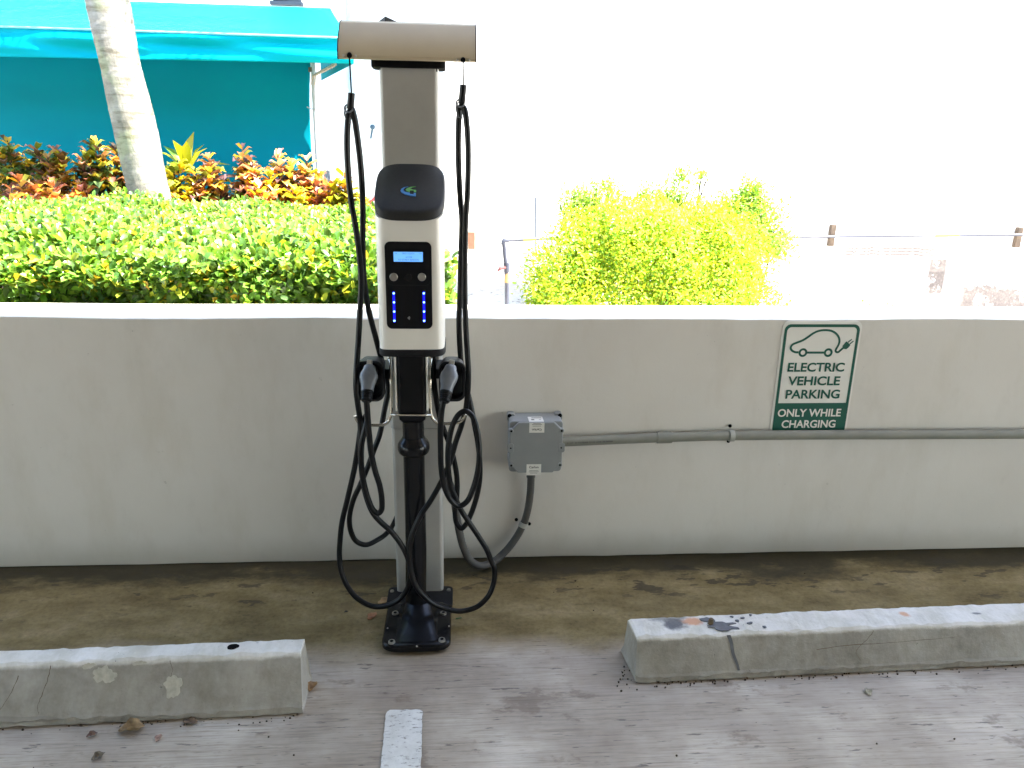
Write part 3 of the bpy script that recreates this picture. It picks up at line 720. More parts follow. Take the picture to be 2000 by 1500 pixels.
g = MB(); g.add([(-.272, -.18, 2.05), (-.20, -.13, 2.05), (-.185, -.19, 2.05), (-.238, -.235, 2.05), (-.272, -.18, 2.076), (-.20, -.13, 2.076), (-.185, -.19, 2.072), (-.238, -.235, 2.088)],
               [(0, 3, 2, 1), (4, 5, 6, 7), (0, 1, 5, 4), (1, 2, 6, 5), (2, 3, 7, 6), (3, 0, 4, 7)]); g.build('antenna_box', MT['black'], ST, .002)
for px, py in ((742, 137), (853, 141)):
    p = at(px, py - 3, -.29); g = MB(); g.tube([p + Vector((0, 0, .008)), p + Vector((0, 0, -.003))], .0022, 8); g.build('plate_screw', MT['black'], ST)
outs = []
for px, py in ((682.5, 108), (904.5, 117)):
    c = at(px, py, -.358); outs.append(c)
    g = MB(); g.tube([c + Vector((0, .012, .004)), c + Vector((0, -.004, -.002))], [.0082, .0074], 18); ou = g.build('cord_outlet', MT['dark'], rt)
    for s in (-1, 1):
        q = c + Vector((s * .0185, .003, -.001)); g = MB(); g.ball(q, .0042, 9, 6); g.build('screw', MT['bolt'], rt)
# wire hooks for the cables
def hook(pts, name='cable_hook', r=.0055):
    g = MB(); g.tube(spline([at(*p) for p in pts], 8), r, 12); return g.build(name, MT['steel'], ST)
hook([(761, 698, -.40), (763.5, 715, -.42), (764, 745, -.44), (764.3, 780, -.445), (763.5, 808, -.45), (759, 822, -.45), (749, 829.5, -.45), (733, 830.5, -.45), (714, 829.5, -.45), (703, 827, -.45), (697, 821, -.45), (694, 812, -.452)])
hook([(842, 695, -.40), (840, 715, -.42), (840, 745, -.44), (840, 780, -.445), (842, 808, -.45), (846.5, 819, -.45), (855, 826, -.45), (868, 827.5, -.45), (886, 826.5, -.45), (898, 824, -.45), (905, 818, -.45), (909, 809, -.452)])
hook([(764, 810.5, -.470), (775, 810.5, -.484), (802, 810.6, -.485), (831, 810.8, -.484), (841, 810.8, -.470)], 'hook_crossbar', .0042)
for px, py in ((761.5, 699), (839.5, 699)):
    c = at(px, py, -.405); g = MB(); g.ball(c, .0075, 12, 8, .5); g.build('hook_end', MT['steel'], ST)
# holsters on both sides
def holster(x0, x1, top, bot, tilt):
    a, b_ = at(x0, top, -.42), at(x1, bot, -.42); zc = (a.z + b_.z) / 2
    P = rrect(a.x, b_.x, b_.z, a.z, .030, 8)
    def rr(k, y, dz=0): 
        cx = (a.x + b_.x) / 2
        return [(cx + (p[0] - cx) * k, y, zc + dz + (p[1] - zc) * k) for p in P]
    g = MB(); g.rings([rr(.86, -.335), rr(.94, -.38), rr(1.0, -.41), rr(1.0, -.438), rr(.95, -.442), rr(.86, -.44), rr(.80, -.405), rr(.5, -.395)], smooth=False)
    h = g.build('connector_holster', MT['black'], ST)
    for p in h.data.polygons: p.use_smooth = True
    h.data.set_sharp_from_angle(angle=math.radians(35))
    return h
holster(693.5, 753, 702.5, 781, 0); holster(857, 909, 703, 781, 0)
for x0, x1 in ((-.275, -.245), (-.088, -.06)):
    g = MB(); g.box(x0, x1, -.40, -.27, .93, .965); g.build('holster_arm', MT['black'], ST, .003)

# ------------------------------------------------------------------ charging cables
def cable(pts, label, conn_top, conn_bot, out, sleeve_top, sleeve_bot):
    base = Vector(at(*pts[0]))
    o = thing('charging_cable', base, label, 'charging cable', 'charging cables of the station')
    g = MB(); g.tube(spline([at(*p) for p in pts], 9), .0098, 14); g.build('cord', MT['rubber'], o)
    s0, s1 = at(*sleeve_top), at(*sleeve_bot)
    g = MB(); g.tube([out + Vector((0, -.002, 0)), s0 + Vector((0, 0, -.005))], .0024, 8); g.build('pull_cord', MT['dark'], o)
    d = (s1 - s0)
    g = MB(); g.tube([s0 + d * -.02, s0, s0 + d * .95, s1], [.0092, .0108, .0112, .0100], 16); g.build('sleeve', MT['rubber'], o)
    g = MB(); c = s1 + Vector((-.004, -.004, -.008))
    g.tube([c + Vector((-.009, 0, .012)), c + Vector((-.013, -.003, -.006)), c + Vector((-.006, -.004, -.032)), c + Vector((.004, -.004, -.034)), c + Vector((.002, -.003, -.012))], .0032, 8)
    g.tube([c + Vector((.0125 * math.cos(t), -.001 + .012 * math.sin(t) * .6, .010 + .012 * math.sin(t))) for t in np.linspace(0, 2 * PI, 14)], .0028, 8)
    g.build('cord_clip', MT['grip'], o)
    a, b_ = at(*conn_top), at(*conn_bot); ax = (b_ - a); L = ax.length; axn = ax.normalized()
    sx = Vector((1, 0, 0)); sx = (sx - axn * sx.dot(axn)).normalized(); sy = axn.cross(sx).normalized()
    def ell(t, rx, ry, shift=0.0, n=24): return [tuple(a + ax * t + sx * shift + sx * (rx * math.cos(2 * PI * k / n)) + sy * (ry * math.sin(2 * PI * k / n))) for k in range(n)]
    g = MB(); g.rings([ell(-.01, .010, .010), ell(.02, .0165, .014), ell(.09, .0205, .018), ell(.13, .0200, .019), ell(.17, .0225, .020), ell(.26, .0285, .021), ell(.36, .0300, .021), ell(.46, .0275, .0205), ell(.56, .0235, .0200), ell(.66, .0212, .0195), ell(.78, .0205, .0190)], smooth=True)
    hd_ = g.build('connector_handle', MT['grip'], o)
    g = MB()
    rel = [(.76, .0200)]
    for k in range(4):
        t = .79 + k * .05; rel += [(t, .0208 - .0006 * k), (t + .026, .0206 - .0006 * k), (t + .03, .0165), (t + .047, .0165)]
    rel += [(.995, .0182), (1.03, .0182), (1.07, .0140)]
    g.rings([ell(t, r, r) for t, r in rel], smooth=False); g.build('strain_relief', MT['rubber'], o)
    p = a + ax * -.02 - Vector((0, 0, 0)) 
    c = a + ax * -.015 + sy * (.002)
    g = MB(); g.rings([[tuple(c + axn * t + sx * (.0088 * x_) + sy * (.010 * y_)) for x_, y_ in ((-1, -1), (1, -1), (1, 1), (-1, 1))] for t in (-.013, .012)]); g.build('latch_button', MT['bolt'], o, .002)
    q = a + ax * .33
    g = MB(); g.tube([q, q + Vector((0, .03, -.004)), q + Vector((0, .085, -.006))], [.017, .021, .0215], 20); g.build('plug', MT['rubber'], o)
    return o
Lp = [(800, 900, -.10), (790, 965, -.11), (772, 1016, -.14), (757, 1040, -.22), (738, 1054, -.27), (715, 1064, -.30), (697, 1058, -.31), (686, 1040, -.32), (682.5, 1012, -.33), (690, 977, -.34), (704, 946, -.35), (719, 910, -.35), (730, 880, -.35), (742, 847, -.34), (752, 795, -.31), (757.5, 769, -.30), (758.5, 750, -.30), (752.5, 726, -.31), (744, 698, -.33), (734, 660, -.34), (719, 600, -.35), (711, 545, -.365), (708.5, 480, -.375), (708.5, 400, -.38), (705, 330, -.385), (697, 260, -.39), (691, 225, -.392), (686.5, 213, -.394), (681.5, 224, -.396), (678, 260, -.397), (679, 320, -.398), (686, 395, -.40), (694, 440, -.405), (702, 500, -.41), (705.5, 550, -.415), (703, 610, -.42), (699, 680, -.43), (696, 725, -.455), (695.5, 760, -.465), (699, 790, -.465), (703.5, 825, -.46), (704, 860, -.47), (705, 900, -.48), (709, 940, -.49), (717, 975, -.495), (728, 1001, -.50), (744, 1020, -.50), (764, 1038, -.50), (785, 1066, -.50), (797, 1092, -.50), (801, 1122, -.50), (795, 1151, -.49), (778, 1172, -.48), (753, 1183.5, -.47), (724.5, 1183, -.45), (696, 1167, -.43), (677, 1142, -.41), (666, 1113, -.40), (663, 1087, -.39), (664, 1058, -.39), (668, 1020, -.39), (679, 973, -.40), (692, 916, -.41), (700, 868, -.42), (705, 835, -.43), (711, 818, -.44), (717, 811, -.455), (717, 822, -.485), (711, 845, -.495), (706, 870, -.50), (705.5, 905, -.505), (711, 945, -.51), (720, 977, -.515), (729, 996, -.52), (738, 1002.5, -.52), (744.5, 997, -.525), (746, 980, -.53), (742, 950, -.535), (733, 921, -.54), (725.5, 888, -.545), (721, 850, -.55), (718, 812, -.552), (716.5, 790, -.552), (716, 776, -.55)]
cable(Lp, 'left black charging cable looped from the retractor, its plug in the left holster', (722, 713, -.475), (716.2, 780, -.548), outs[0], (686.5, 182, -.394), (684, 213, -.394))
Rp = [(846, 690, -.40), (847, 740, -.39), (852, 780, -.38), (859, 815, -.375), (868, 842, -.37), (878, 868, -.37), (887, 900, -.37), (892.5, 935, -.37), (892, 975, -.375), (889, 1000, -.38), (892, 1022, -.385), (901, 1032, -.39), (910, 1024, -.395), (919, 1006, -.40), (931, 970, -.40), (937, 935, -.40), (937, 900, -.40), (933, 862, -.395), (926, 825, -.385), (918, 785, -.375), (908, 745, -.365), (901, 710, -.36), (898.5, 680, -.36), (896.5, 628, -.37), (899, 564, -.375), (900, 500, -.38), (902, 430, -.383), (899, 390, -.385), (896, 330, -.388), (895, 280, -.39), (897, 225, -.392), (901, 207, -.392), (906.5, 212, -.394), (912, 245, -.396), (914.5, 300, -.397), (913, 380, -.40), (909.5, 430, -.405), (908, 520, -.41), (908, 580, -.415), (910, 644, -.42), (913.5, 700, -.43), (915, 735, -.435), (913, 775, -.43), (908.5, 805, -.42), (901, 832, -.42), (890, 864, -.42), (881, 896, -.43), (868, 928, -.45), (855, 954, -.47), (839, 981, -.485), (822, 1006, -.495), (807, 1038, -.50), (800, 1068, -.505), (800, 1095, -.51), (804, 1122, -.515), (811, 1142, -.515), (822, 1158, -.51), (844, 1177.5, -.50), (873, 1189.5, -.49), (901, 1193.5, -.48), (931.5, 1185, -.47), (953, 1165, -.46), (964.5, 1137, -.45), (965, 1108, -.45), (959.5, 1096, -.45), (951, 1074, -.46), (933.5, 1046, -.465), (916, 1020, -.47), (901, 997, -.475), (890, 974, -.48), (881, 950, -.48), (875.5, 916, -.48), (875, 880, -.475), (879, 850, -.47), (885.5, 827, -.465), (896.5, 809, -.462), (909, 803, -.465), (921, 811, -.475), (930, 832, -.485), (935, 862, -.495), (936, 892, -.505), (933, 920, -.51), (924, 954, -.515), (911.5, 980, -.52), (896, 988.5, -.525), (881.5, 978, -.53), (868.5, 952, -.535), (862, 916, -.54), (860.5, 875, -.548), (860.5, 830, -.552), (863, 800, -.552), (867, 780, -.55)]
cable(Rp, 'right black charging cable with wide loops, its plug leaning in the right holster', (881.5, 713, -.475), (868.2, 781, -.548), outs[1], (905, 166, -.393), (901.5, 203, -.392))

# ================================================================== WALL FITTINGS
# parking sign
SG = thing('parking_sign', at(1577, 740, 0), 'green and white electric vehicle parking sign fixed on the low wall', 'sign')
sx0, sx1, sz0, sz1 = 1.2955, 1.6270, .557, 1.0525
g = MB(); g.plate(rrect(sx0, sx1, sz0, sz1, .028, 8), -.004, -.0005); g.build('panel', MT['signwhite'], SG, .0006)
def sg(x, y): return at(1440 + x / 5.357, 600 + y / 5.357, -.0045)
def frame(outer, inner, y0, y1, name, M, parent):
    n = len(outer); vs = [(p[0], y, p[1]) for y in (y0, y1) for ring in (outer, inner) for p in ring]; fs = []
    for i in range(n):
        j = (i + 1) % n
        fs += [(i, j, n + j, n + i), (2 * n + i, 3 * n + i, 3 * n + j, 2 * n + j), (i, 2 * n + i, 2 * n + j, j), (n + i, n + j, 3 * n + j, 3 * n + i)]
    g = MB(); g.add(vs, fs); return g.build(name, M, parent)
fo = rrect(sx0 + .0085, sx1 - .0085, sz0 + .008, sz1 - .0135, .026, 8); fi = rrect(sx0 + .0195, sx1 - .0195, sz0 + .018, sz1 - .0255, .018, 8)
frame(fo, fi, -.0052, -.0038, 'border', MT['signgreen'], SG)
zb = sg(750, 1003).z
g = MB(); g.plate([(sx0 + .019, zb), (sx1 - .019, zb), (sx1 - .019, sz0 + .0175), (sx0 + .019, sz0 + .0175)], -.0050, -.0038); g.build('lower_band', MT['signgreen'], SG)
def sline(pts, r, per=8, name='car_symbol'):
    P = spline([sg(*p) for p in pts], per); L_, R_ = [], []
    for i, p in enumerate(P):
        t = np.array(P[min(i + 1, len(P) - 1)]) - np.array(P[max(i - 1, 0)]); nn = np.array([-t[2], 0, t[0]]); nn = nn / (np.linalg.norm(nn) + 1e-9) * r
        L_.append((p[0] + nn[0], -.0050, p[2] + nn[2])); R_.append((p[0] - nn[0], -.0050, p[2] - nn[2]))
    n = len(P); return L_ + R_, [(k, k + 1, n + k + 1, n + k) for k in range(n - 1)]
g = MB()
g.add(*sline([(640, 472), (605, 470), (578, 458), (560, 436), (562, 412), (580, 390), (620, 372), (690, 344), (740, 312), (800, 270), (860, 246), (930, 240), (990, 250), (1035, 278), (1062, 318), (1068, 360), (1055, 400), (1035, 435), (1028, 455), (1036, 468), (1055, 470), (1080, 450), (1108, 425)], .0044))
g.add(*sline([(725, 475), (820, 475), (910, 475)], .0046, 2))
for cx, cy in ((686, 475), (951, 475)):
    c = sg(cx, cy); 
    for k in range(28):
        a0, a1 = 2 * PI * k / 28, 2 * PI * (k + 1) / 28
        g.add([(c.x + r * math.cos(a_), -.0051, c.z + r * math.sin(a_)) for r, a_ in ((.0185, a0), (.0185, a1), (.0095, a1), (.0095, a0))], [(0, 1, 2, 3)])
q = [sg(*p) for p in ((1098, 408), (1108, 395), (1140, 358), (1160, 372), (1182, 398), (1165, 420), (1140, 440), (1112, 436))]
g.add([(p.x, -.0050, p.z) for p in q], [tuple(range(len(q)))])
g.add(*sline([(1158, 368), (1178, 350), (1198, 336)], .0022, 2)); g.add(*sline([(1174, 388), (1195, 370), (1216, 354)], .0022, 2))
g.build('car_symbol', MT['signgreen'], SG)
for s, (xa, ya, xb, yb), M, b_ in (('ELECTRIC', (522, 580, 1128, 675), 'signgreen', .026), ('VEHICLE', (535, 722, 1082, 818), 'signgreen', .026), ('PARKING', (500, 862, 1064, 957), 'signgreen', .026),
                               ('ONLY WHILE', (418, 1063, 1090, 1145), 'signwhite', .024), ('CHARGING', (458, 1180, 1020, 1262), 'signwhite', .024)):
    cxm, czm = sg((xa + xb) / 2, (ya + yb) / 2).x, None
    top = sg((xa + xb) / 2, ya).z; bot = sg((xa + xb) / 2, yb).z
    lo = sg(xa, yb).x if s != 'VEHICLE' else sg(xa, ya).x; hi = sg(xb, ya if s not in ('PARKING', 'CHARGING') else yb).x
    text('lettering', s, lo, hi, bot, top, -.0054, MT[M], SG, bold=b_)

# junction box
MT['box'] = plain('grey_box_plastic', (.25, .262, .262), .5, 0, .05, 14, .03, .3)
JB = thing('junction_box', at(1045, 870, 0), 'square grey plastic junction box with white stickers on the wall', 'junction box')
jx0, jx1, jz0, jz1 = .190, .402, .452, .668
g = MB(); g.plate(rrect(jx0, jx1, jz0, jz1, .014, 4), -.106, -.0005); g.build('body', MT['box'], JB, .003)
for x, z in ((jx0 + .010, jz1 - .004), (jx1 - .010, jz1 - .004)):
    g = MB(); g.plate(rrect(x - .016, x + .016, z - .020, z + .012, .010, 4), -.040, -.001); er = g.build('mounting_ear', MT['box'], JB, .002)
    xx = x + (.006 if x > .3 else -.006); g = MB(); g.ball((xx, -.042, z + .005), .0085, 12, 8, .6); g.build('mounting_screw', MT['dark'], er)
ex = .112
cv = []
for (cx, cz), d in (((jx1, jz1), (1, 1)), ((jx0, jz1), (-1, 1)), ((jx0, jz0), (-1, -1)), ((jx1, jz0), (1, -1))):
    k = .036; a_ = (cx - (k if d[0] * d[1] > 0 else 0) * d[0], cz - (0 if d[0] * d[1] > 0 else k) * d[1]); b2 = (cx - (0 if d[0] * d[1] > 0 else k) * d[0], cz - (k if d[0] * d[1] > 0 else 0) * d[1])
    cv += [b2, a_] if d[0] * d[1] > 0 else [b2 if False else (cx - k * d[0], cz), (cx, cz - k * d[1])][::1] if False else [b2, a_]
cv = [(jx1, jz0 + .036), (jx1, jz1 - .036), (jx1 - .036, jz1), (jx0 + .036, jz1), (jx0, jz1 - .036), (jx0, jz0 + .036), (jx0 + .036, jz0), (jx1 - .036, jz0)]
g = MB(); g.plate(cv, -.119, -.1062); g.build('cover', MT['box'], JB, .004)
for x, z in ((jx0 + .006, jz1 - .036), (jx1 - .006, jz1 - .036), (jx0 + .008, jz0 + .034), (jx1 - .008, jz0 + .034)):
    g = MB(); g.tube([(x, -.098, z), (x, -.119, z), (x, -.1215, z)], [.0095, .0095, .0085], 16); cl = g.build('cover_screw', MT['box'], JB)
    g = MB(); g.tube([(x, -.120, z), (x, -.1222, z)], .0045, 10); g.build('screw_slot', MT['dark'], cl)
for s, x in ((-1, jx0 + .004), (1, jx1 - .004)):
    z = (jz0 + jz1) / 2; g = MB(); g.plate(rrect(x - .013, x + .013, z - .020, z + .020, .009, 4), -.1205, -.1185); nb = g.build('side_notch', MT['box'], JB, .001)
    g = MB(); g.ball((x - s * .001, -.1206, z), .0035, 8, 6, .4); g.build('notch_hole', MT['dark'], nb)
def sticker(x0, y0, x1, y1, yy, rows, word, flip):
    p, q = at(x0, y0, yy), at(x1, y1, yy)
    g = MB(); g.plate([(p.x, p.z), (q.x, p.z), (q.x, q.z), (p.x, q.z)], yy, yy + .0006); st = g.build('sticker', MT['sticker'], JB)
    w_ = q.x - p.x; h_ = p.z - q.z; g = MB()
    for r in rows: g.box(p.x + w_ * (.5 - r[1] / 2), p.x + w_ * (.5 + r[1] / 2), yy - .0004, yy - .0001, p.z - h_ * r[0] - .0009, p.z - h_ * r[0] + .0006)
    g.build('small_print', MT['ink'], st)
    zt, zb_ = word
    text('maker_name', 'Carlon', p.x + w_ * .18, p.x + w_ * .82, p.z - h_ * zb_, p.z - h_ * zt, yy - .0006, MT['ink'], st, bold=.02, flip=flip)
sticker(1028.5, 907, 1056.5, 928, -.1198, [(.56, .62), (.68, .68), (.8, .5)], (.15, .36), False)
sticker(1034, 826, 1063, 845, -.1198, [(.06, .5), (.16, .66), (.32, .55)], (.58, .82), True)
# part of the upper sticker folded over the top of the box
p, q = at(1034, 825.5, -.1198), at(1063, 825.5, -.1198)
zt = jz1 + .0006
g = MB(); g.add([(p.x, -.112, zt), (q.x, -.112, zt), (q.x - .002, -.055, zt), (p.x - .002, -.055, zt), (p.x, -.112, zt - .0005), (q.x, -.112, zt - .0005), (q.x - .002, -.055, zt - .0005), (p.x - .002, -.055, zt - .0005)],
               [(0, 1, 2, 3), (4, 7, 6, 5), (0, 4, 5, 1), (1, 5, 6, 2), (2, 6, 7, 3), (3, 7, 4, 0)]); s2 = g.build('sticker', MT['sticker'], JB)
g = MB(); g.box(p.x + .012, q.x - .006, -.072, -.066, zt + .0001, zt + .0004); g.box(p.x + .010, p.x + .022, -.096, -.086, zt + .0001, zt + .0004); g.box(q.x - .018, q.x - .010, -.092, -.089, zt + .0001, zt + .0004); g.build('small_print', MT['ink'], s2)

# rigid conduit
CP = thing('conduit_pipe', (1.5, -.03, .57), 'long grey plastic conduit running along the wall below the sign', 'conduit')
P0, P1, P2, P3 = Vector((.400, -.034, .5515)), Vector((.80, -.032, .5655)), Vector((1.114, -.031, .5715)), Vector((2.40, -.031, .5675))
P4 = Vector((5.2, -.031, .560))
g = MB(); g.tube(spline([P0, P1], 6) + spline([P1, P2, P3, P4], 8)[1:], .0202, 20); g.build('pipe', MT['pvc'], CP)
a_ = P1 + (P2 - P1) * .02; b_ = P1 + (P2 - P1) * .21
g = MB(); g.tube([a_ - Vector((.001, 0, 0)), a_, b_, b_ + Vector((.001, 0, 0))], [.0205, .0245, .0245, .0205], 22); g.build('coupling', MT['pvc'], CP)
def saddle(c, along, name='strap', parent=CP, r=.0245, scr=.034):
    al = Vector(along).normalized(); nn = Vector((0, -1, 0)); sd = al.cross(nn).normalized()
    g = MB(); rg = []
    for w_ in (-.010, .010):
        rg.append([tuple(c + al * w_ + sd * (rr_ * math.cos(t)) + nn * (rr_ * math.sin(t))) for rr_, ts in ((r, np.linspace(-.35, PI + .35, 16)), (r - .003, np.linspace(PI + .35, -.35, 16))) for t in ts])
    g.rings(rg); s_ = g.build(name, MT['strap'], parent)
    for k in (-1, 1):
        q = c + sd * (k * scr); q.y = -.007; g = MB(); g.ball(q, .0075, 10, 7); g.build('strap_screw', MT['dark'], s_)
saddle(P2 + Vector((.006, 0, 0)), (P3 - P2))
x0 = at(1108, 858, -.055).x; x1 = at(1197, 858, -.055).x
za, zb_ = at(1108, 857.5, -.055).z, at(1197, 855.5, -.055).z
tx = text('printed_text', '2 1/2" 24 03/08/00 22:25 LINE 38 49006', x0, x1, .5505, .5565, -.0547, MT['ink'], CP)
for v in tx.data.vertices: v.co.z += (v.co.x - x0) * .033; v.co.y -= (v.co.x - x0) * -.004

# flexible conduit from box to the station
FC = thing('flexible_conduit', at(1037, 935, -.03), 'dark grey flexible conduit curving from the junction box down to the floor', 'conduit')
fp = [(1037, 915, -.05), (1037, 940, -.045), (1035.5, 965, -.038), (1031, 995, -.032), (1023, 1022, -.030), (1008, 1050, -.034), (988, 1076, -.05), (962, 1098, -.085), (938, 1105, -.115), (918, 1094, -.135), (905, 1068, -.145), (897, 1036, -.150), (891, 1000, -.150), (886, 968, -.150), (878, 945, -.165), (866, 930, -.185), (850, 922, -.20)]
g = MB(); sp = spline([at(*p) for p in fp], 14); rr_ = [.0153 + (.0005 if (i // 1) % 2 else 0) for i in range(len(sp))]
g.tube(sp, rr_, 16); g.build('hose', MT['pvc_dark'], FC)
c = at(1022, 1024, -.030); saddle(c, at(1008, 1050, -.034) - at(1031, 995, -.03), 'strap', FC, .0195, .030)
g = MB(); e = at(1037, 929, -.047); g.tube([e + Vector((0, 0, .02)), e + Vector((0, 0, -.006))], .0185, 16); g.build('hose_fitting', MT['pvc_dark'], FC)

# ================================================================== OUTSIDE
def palette_leaf(n, pal): return pick(pal, n)
# clipped hedge
HG = thing('hedge', (-2.2, 1.7, -.06), 'broad clipped bright green hedge just behind the low wall, left of the charger', 'hedge')
def hedge_top(x, y): 
    return 1.265 + .03 * np.sin(2.3 * x + 1) + .025 * np.sin(3.1 * y + x) + .022 * np.sin(7 * x + 2 * y) + .018 * np.sin(9 * y - 4 * x) - .11 * np.clip((.75 - y) / .42, 0, 1) ** 2
n = 30000
y = .36 + 2.85 * rng.random(n) ** 1.25; tt = (y - .36) / 2.85
xr = -.045 - .50 * tt; xl = -2.35 - 2.4 * tt
x = xl + (xr - xl) * rng.random(n)
z = hedge_top(x, y) - np.abs(rng.normal(size=n)) * .035 + .02 * rng.random(n)
xe = np.clip((xr - x) / .3, 0, 1); z -= .12 * (1 - xe) ** 2
pos = np.stack([x, y, z], 1)
nf = 13500
xf = -2.4 + 2.36 * rng.random(nf); zf = .62 + .62 * rng.random(nf); 
yf = .40 + np.abs(rng.normal(size=nf)) * .05 + .045 * np.sin(5 * xf + 3 * zf) + .035 * np.sin(13 * xf - 9 * zf)
pos = np.concatenate([pos, np.stack([xf, yf, zf], 1)])
ns = 6000
ts = rng.random(ns); ys = .40 + 2.7 * ts; xs_ = -.05 - .50 * ts - np.abs(rng.normal(size=ns)) * .05; zs = .75 + .48 * rng.random(ns)
pos = np.concatenate([pos, np.stack([xs_, ys, zs], 1)])
nrm = np.concatenate([np.tile([0, -.15, 1.0], (n, 1)), np.tile([0, -1.0, .55], (nf, 1)), np.tile([1.0, -.3, .5], (ns, 1))]) 
NT = len(pos)
nrm = nrm + .55 * unit(NT); axis = unit(NT) * 1.0 + nrm * .35 + np.array([0, 0, .15])
big = rng.random(NT)
Ln = .041 + .016 * rng.random(NT); Wn = Ln * (.46 + .12 * rng.random(NT))
pal = [(5, (.145, .28, .045)), (4, (.20, .36, .045)), (3.4, (.085, .18, .045)), (1.4, (.42, .47, .04)), (.5, (.48, .32, .03))]
leaves('foliage', pos, axis, nrm, Ln, Wn, pick(pal, NT, .2), MT['hedgeleaf'], HG, tip=.78)
# deeper leaves and twigs inside
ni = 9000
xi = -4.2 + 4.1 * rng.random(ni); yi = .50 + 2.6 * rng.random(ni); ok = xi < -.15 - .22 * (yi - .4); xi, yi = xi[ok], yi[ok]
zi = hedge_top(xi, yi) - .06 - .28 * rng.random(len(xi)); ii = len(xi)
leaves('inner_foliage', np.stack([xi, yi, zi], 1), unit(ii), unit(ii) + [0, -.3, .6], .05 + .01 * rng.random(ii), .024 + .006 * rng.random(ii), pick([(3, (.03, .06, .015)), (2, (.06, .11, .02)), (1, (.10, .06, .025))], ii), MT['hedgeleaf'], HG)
g = MB()
for _ in range(420):
    x_ = random.uniform(-3.4, -.25); y_ = random.uniform(.46, 1.6) if random.random() < .7 else random.uniform(1.6, 3.0)
    if x_ > -.2 - .2 * (y_ - .4): continue
    zt_ = float(hedge_top(x_, y_)) - random.uniform(.03, .12); b0 = (x_ + jit(.12), y_ + jit(.1), .2); 
    g.tube([b0, ((x_ + b0[0]) / 2 + jit(.03), y_ + jit(.03), .75), (x_, y_, zt_)], [.006, .0045, .002], 5)
g.build('stems', MT['twig'], HG)
# a dry grass stalk poking out of the hedge
g = MB()
for (a_, b_, c_) in (((495, 596, .40), (503, 575, .39), (520, 560, .38)), ((505, 597, .40), (509, 582, .39), (516, 571, .38))): g.tube(spline([at(*a_), at(*b_), at(*c_)], 5), .003, 5)
tag(g.build('grass_stalk', plain('pale_stalk', (.34, .38, .20), .7)), 'pale dry grass stalk at the foot of the hedge, left of the charger', 'plant')
# soil of the planting bed
g = MB(); g.box(-5.6, -.02, .29, 4.7, -.058, .02); tag(g.build('garden_soil', MT['soil']), kind='structure')

# golden shrub on the right
def shrub(name, label, lobes, n, pal, Lr, M, trunk=None, fuzz=.06, shell=.5):
    c0 = np.mean([l[0] for l in lobes], 0)
    o = thing(name, (c0[0], c0[1], -.06), label, 'shrub')
    P, Nn = [], []
    wts = np.array([l[1][0] * l[1][2] for l in lobes]); wts = wts / wts.sum()
    for (c, r), w_ in zip(lobes, wts):
        k = int(n * w_); d = unit(k); d[:, 2] = np.where(d[:, 2] < -.35, -d[:, 2], d[:, 2])
        lump = 1 + .10 * np.sin(5 * d[:, 0] + 3 * d[:, 2] + c[0] * 9) + .08 * np.sin(9 * d[:, 2] - 6 * d[:, 1] + 2) + .06 * np.sin(14 * d[:, 0] + 5)
        rad = (1 - shell * rng.random(k) ** 2.2) * lump + fuzz * rng.normal(size=k)
        P.append(np.array(c) + d * np.array(r) * rad[:, None]); Nn.append(d)
    P = np.concatenate(P); Nn = np.concatenate(Nn); keep = P[:, 2] > .05; P, Nn = P[keep], Nn[keep]; k = len(P)
    nr = Nn + .7 * unit(k) + [0, 0, .3]; ax = unit(k) + Nn * .4 + [0, 0, -.05]
    L_ = Lr * (.7 + .6 * rng.random(k))
    leaves('foliage', P, ax, nr, L_, L_ * .42, pick(pal, k, .22), M, o)
    g = MB()
    for _ in range(26):
        l = random.choice(lobes); d = unit(1)[0]; d[2] = abs(d[2]); e = np.array(l[0]) + d * np.array(l[1]) * .8
        b0 = np.array([c0[0] + jit(.15), c0[1] + jit(.1), -.05]); mid_ = (b0 + e) / 2 + [jit(.1), jit(.1), .15]
        g.tube(spline([b0, mid_, e], 4), [.014 - .011 * i / 8 for i in range(9)], 6)
    if trunk: 
        for tr_ in trunk: g.tube(spline(tr_[0], 6), tr_[1], 10)
    g.build('stems', MT['twig'], o)
    return o
gold = [(5, (.44, .52, .03)), (4, (.33, .48, .04)), (3, (.18, .36, .035)), (1.4, (.62, .58, .06))]
shrub('golden_shrub', 'large mounded yellow-green shrub behind the wall, right of the charger', [((1.30, 2.55, .74), (.80, .60, .64)), ((1.02, 2.45, .52), (.60, .5, .58)), ((1.72, 2.5, .66), (.55, .5, .66)), ((.74, 2.5, .42), (.33, .4, .46)), ((1.96, 2.55, .52), (.32, .45, .64)), ((1.62, 2.6, .98), (.50, .45, .42)), ((1.0, 2.6, .98), (.30, .35, .36))], 62000, gold, .030, MT['bushleaf'], fuzz=.03)
grn = [(4, (.20, .36, .05)), (3, (.28, .42, .05)), (2, (.40, .48, .04)), (1, (.12, .22, .04))]
shrub('green_shrub', 'taller green bush with bare trunk at the right edge of the yellow shrub', [((2.24, 2.9, 1.14), (.28, .3, .28)), ((2.24, 2.9, 1.38), (.13, .16, .17)), ((2.42, 2.9, .98), (.20, .22, .17)), ((2.08, 2.9, 1.16), (.26, .26, .25)), ((2.06, 2.9, .9), (.3, .25, .3))], 13500, grn, .030, MT['bushleaf'],
      trunk=[([(2.27, 2.95, -.05), (2.28, 2.95, .5), (2.24, 2.95, 1.0), (2.22, 2.95, 1.3)], [.05 - .0018 * i for i in range(19)])], fuzz=.12, shell=.8)
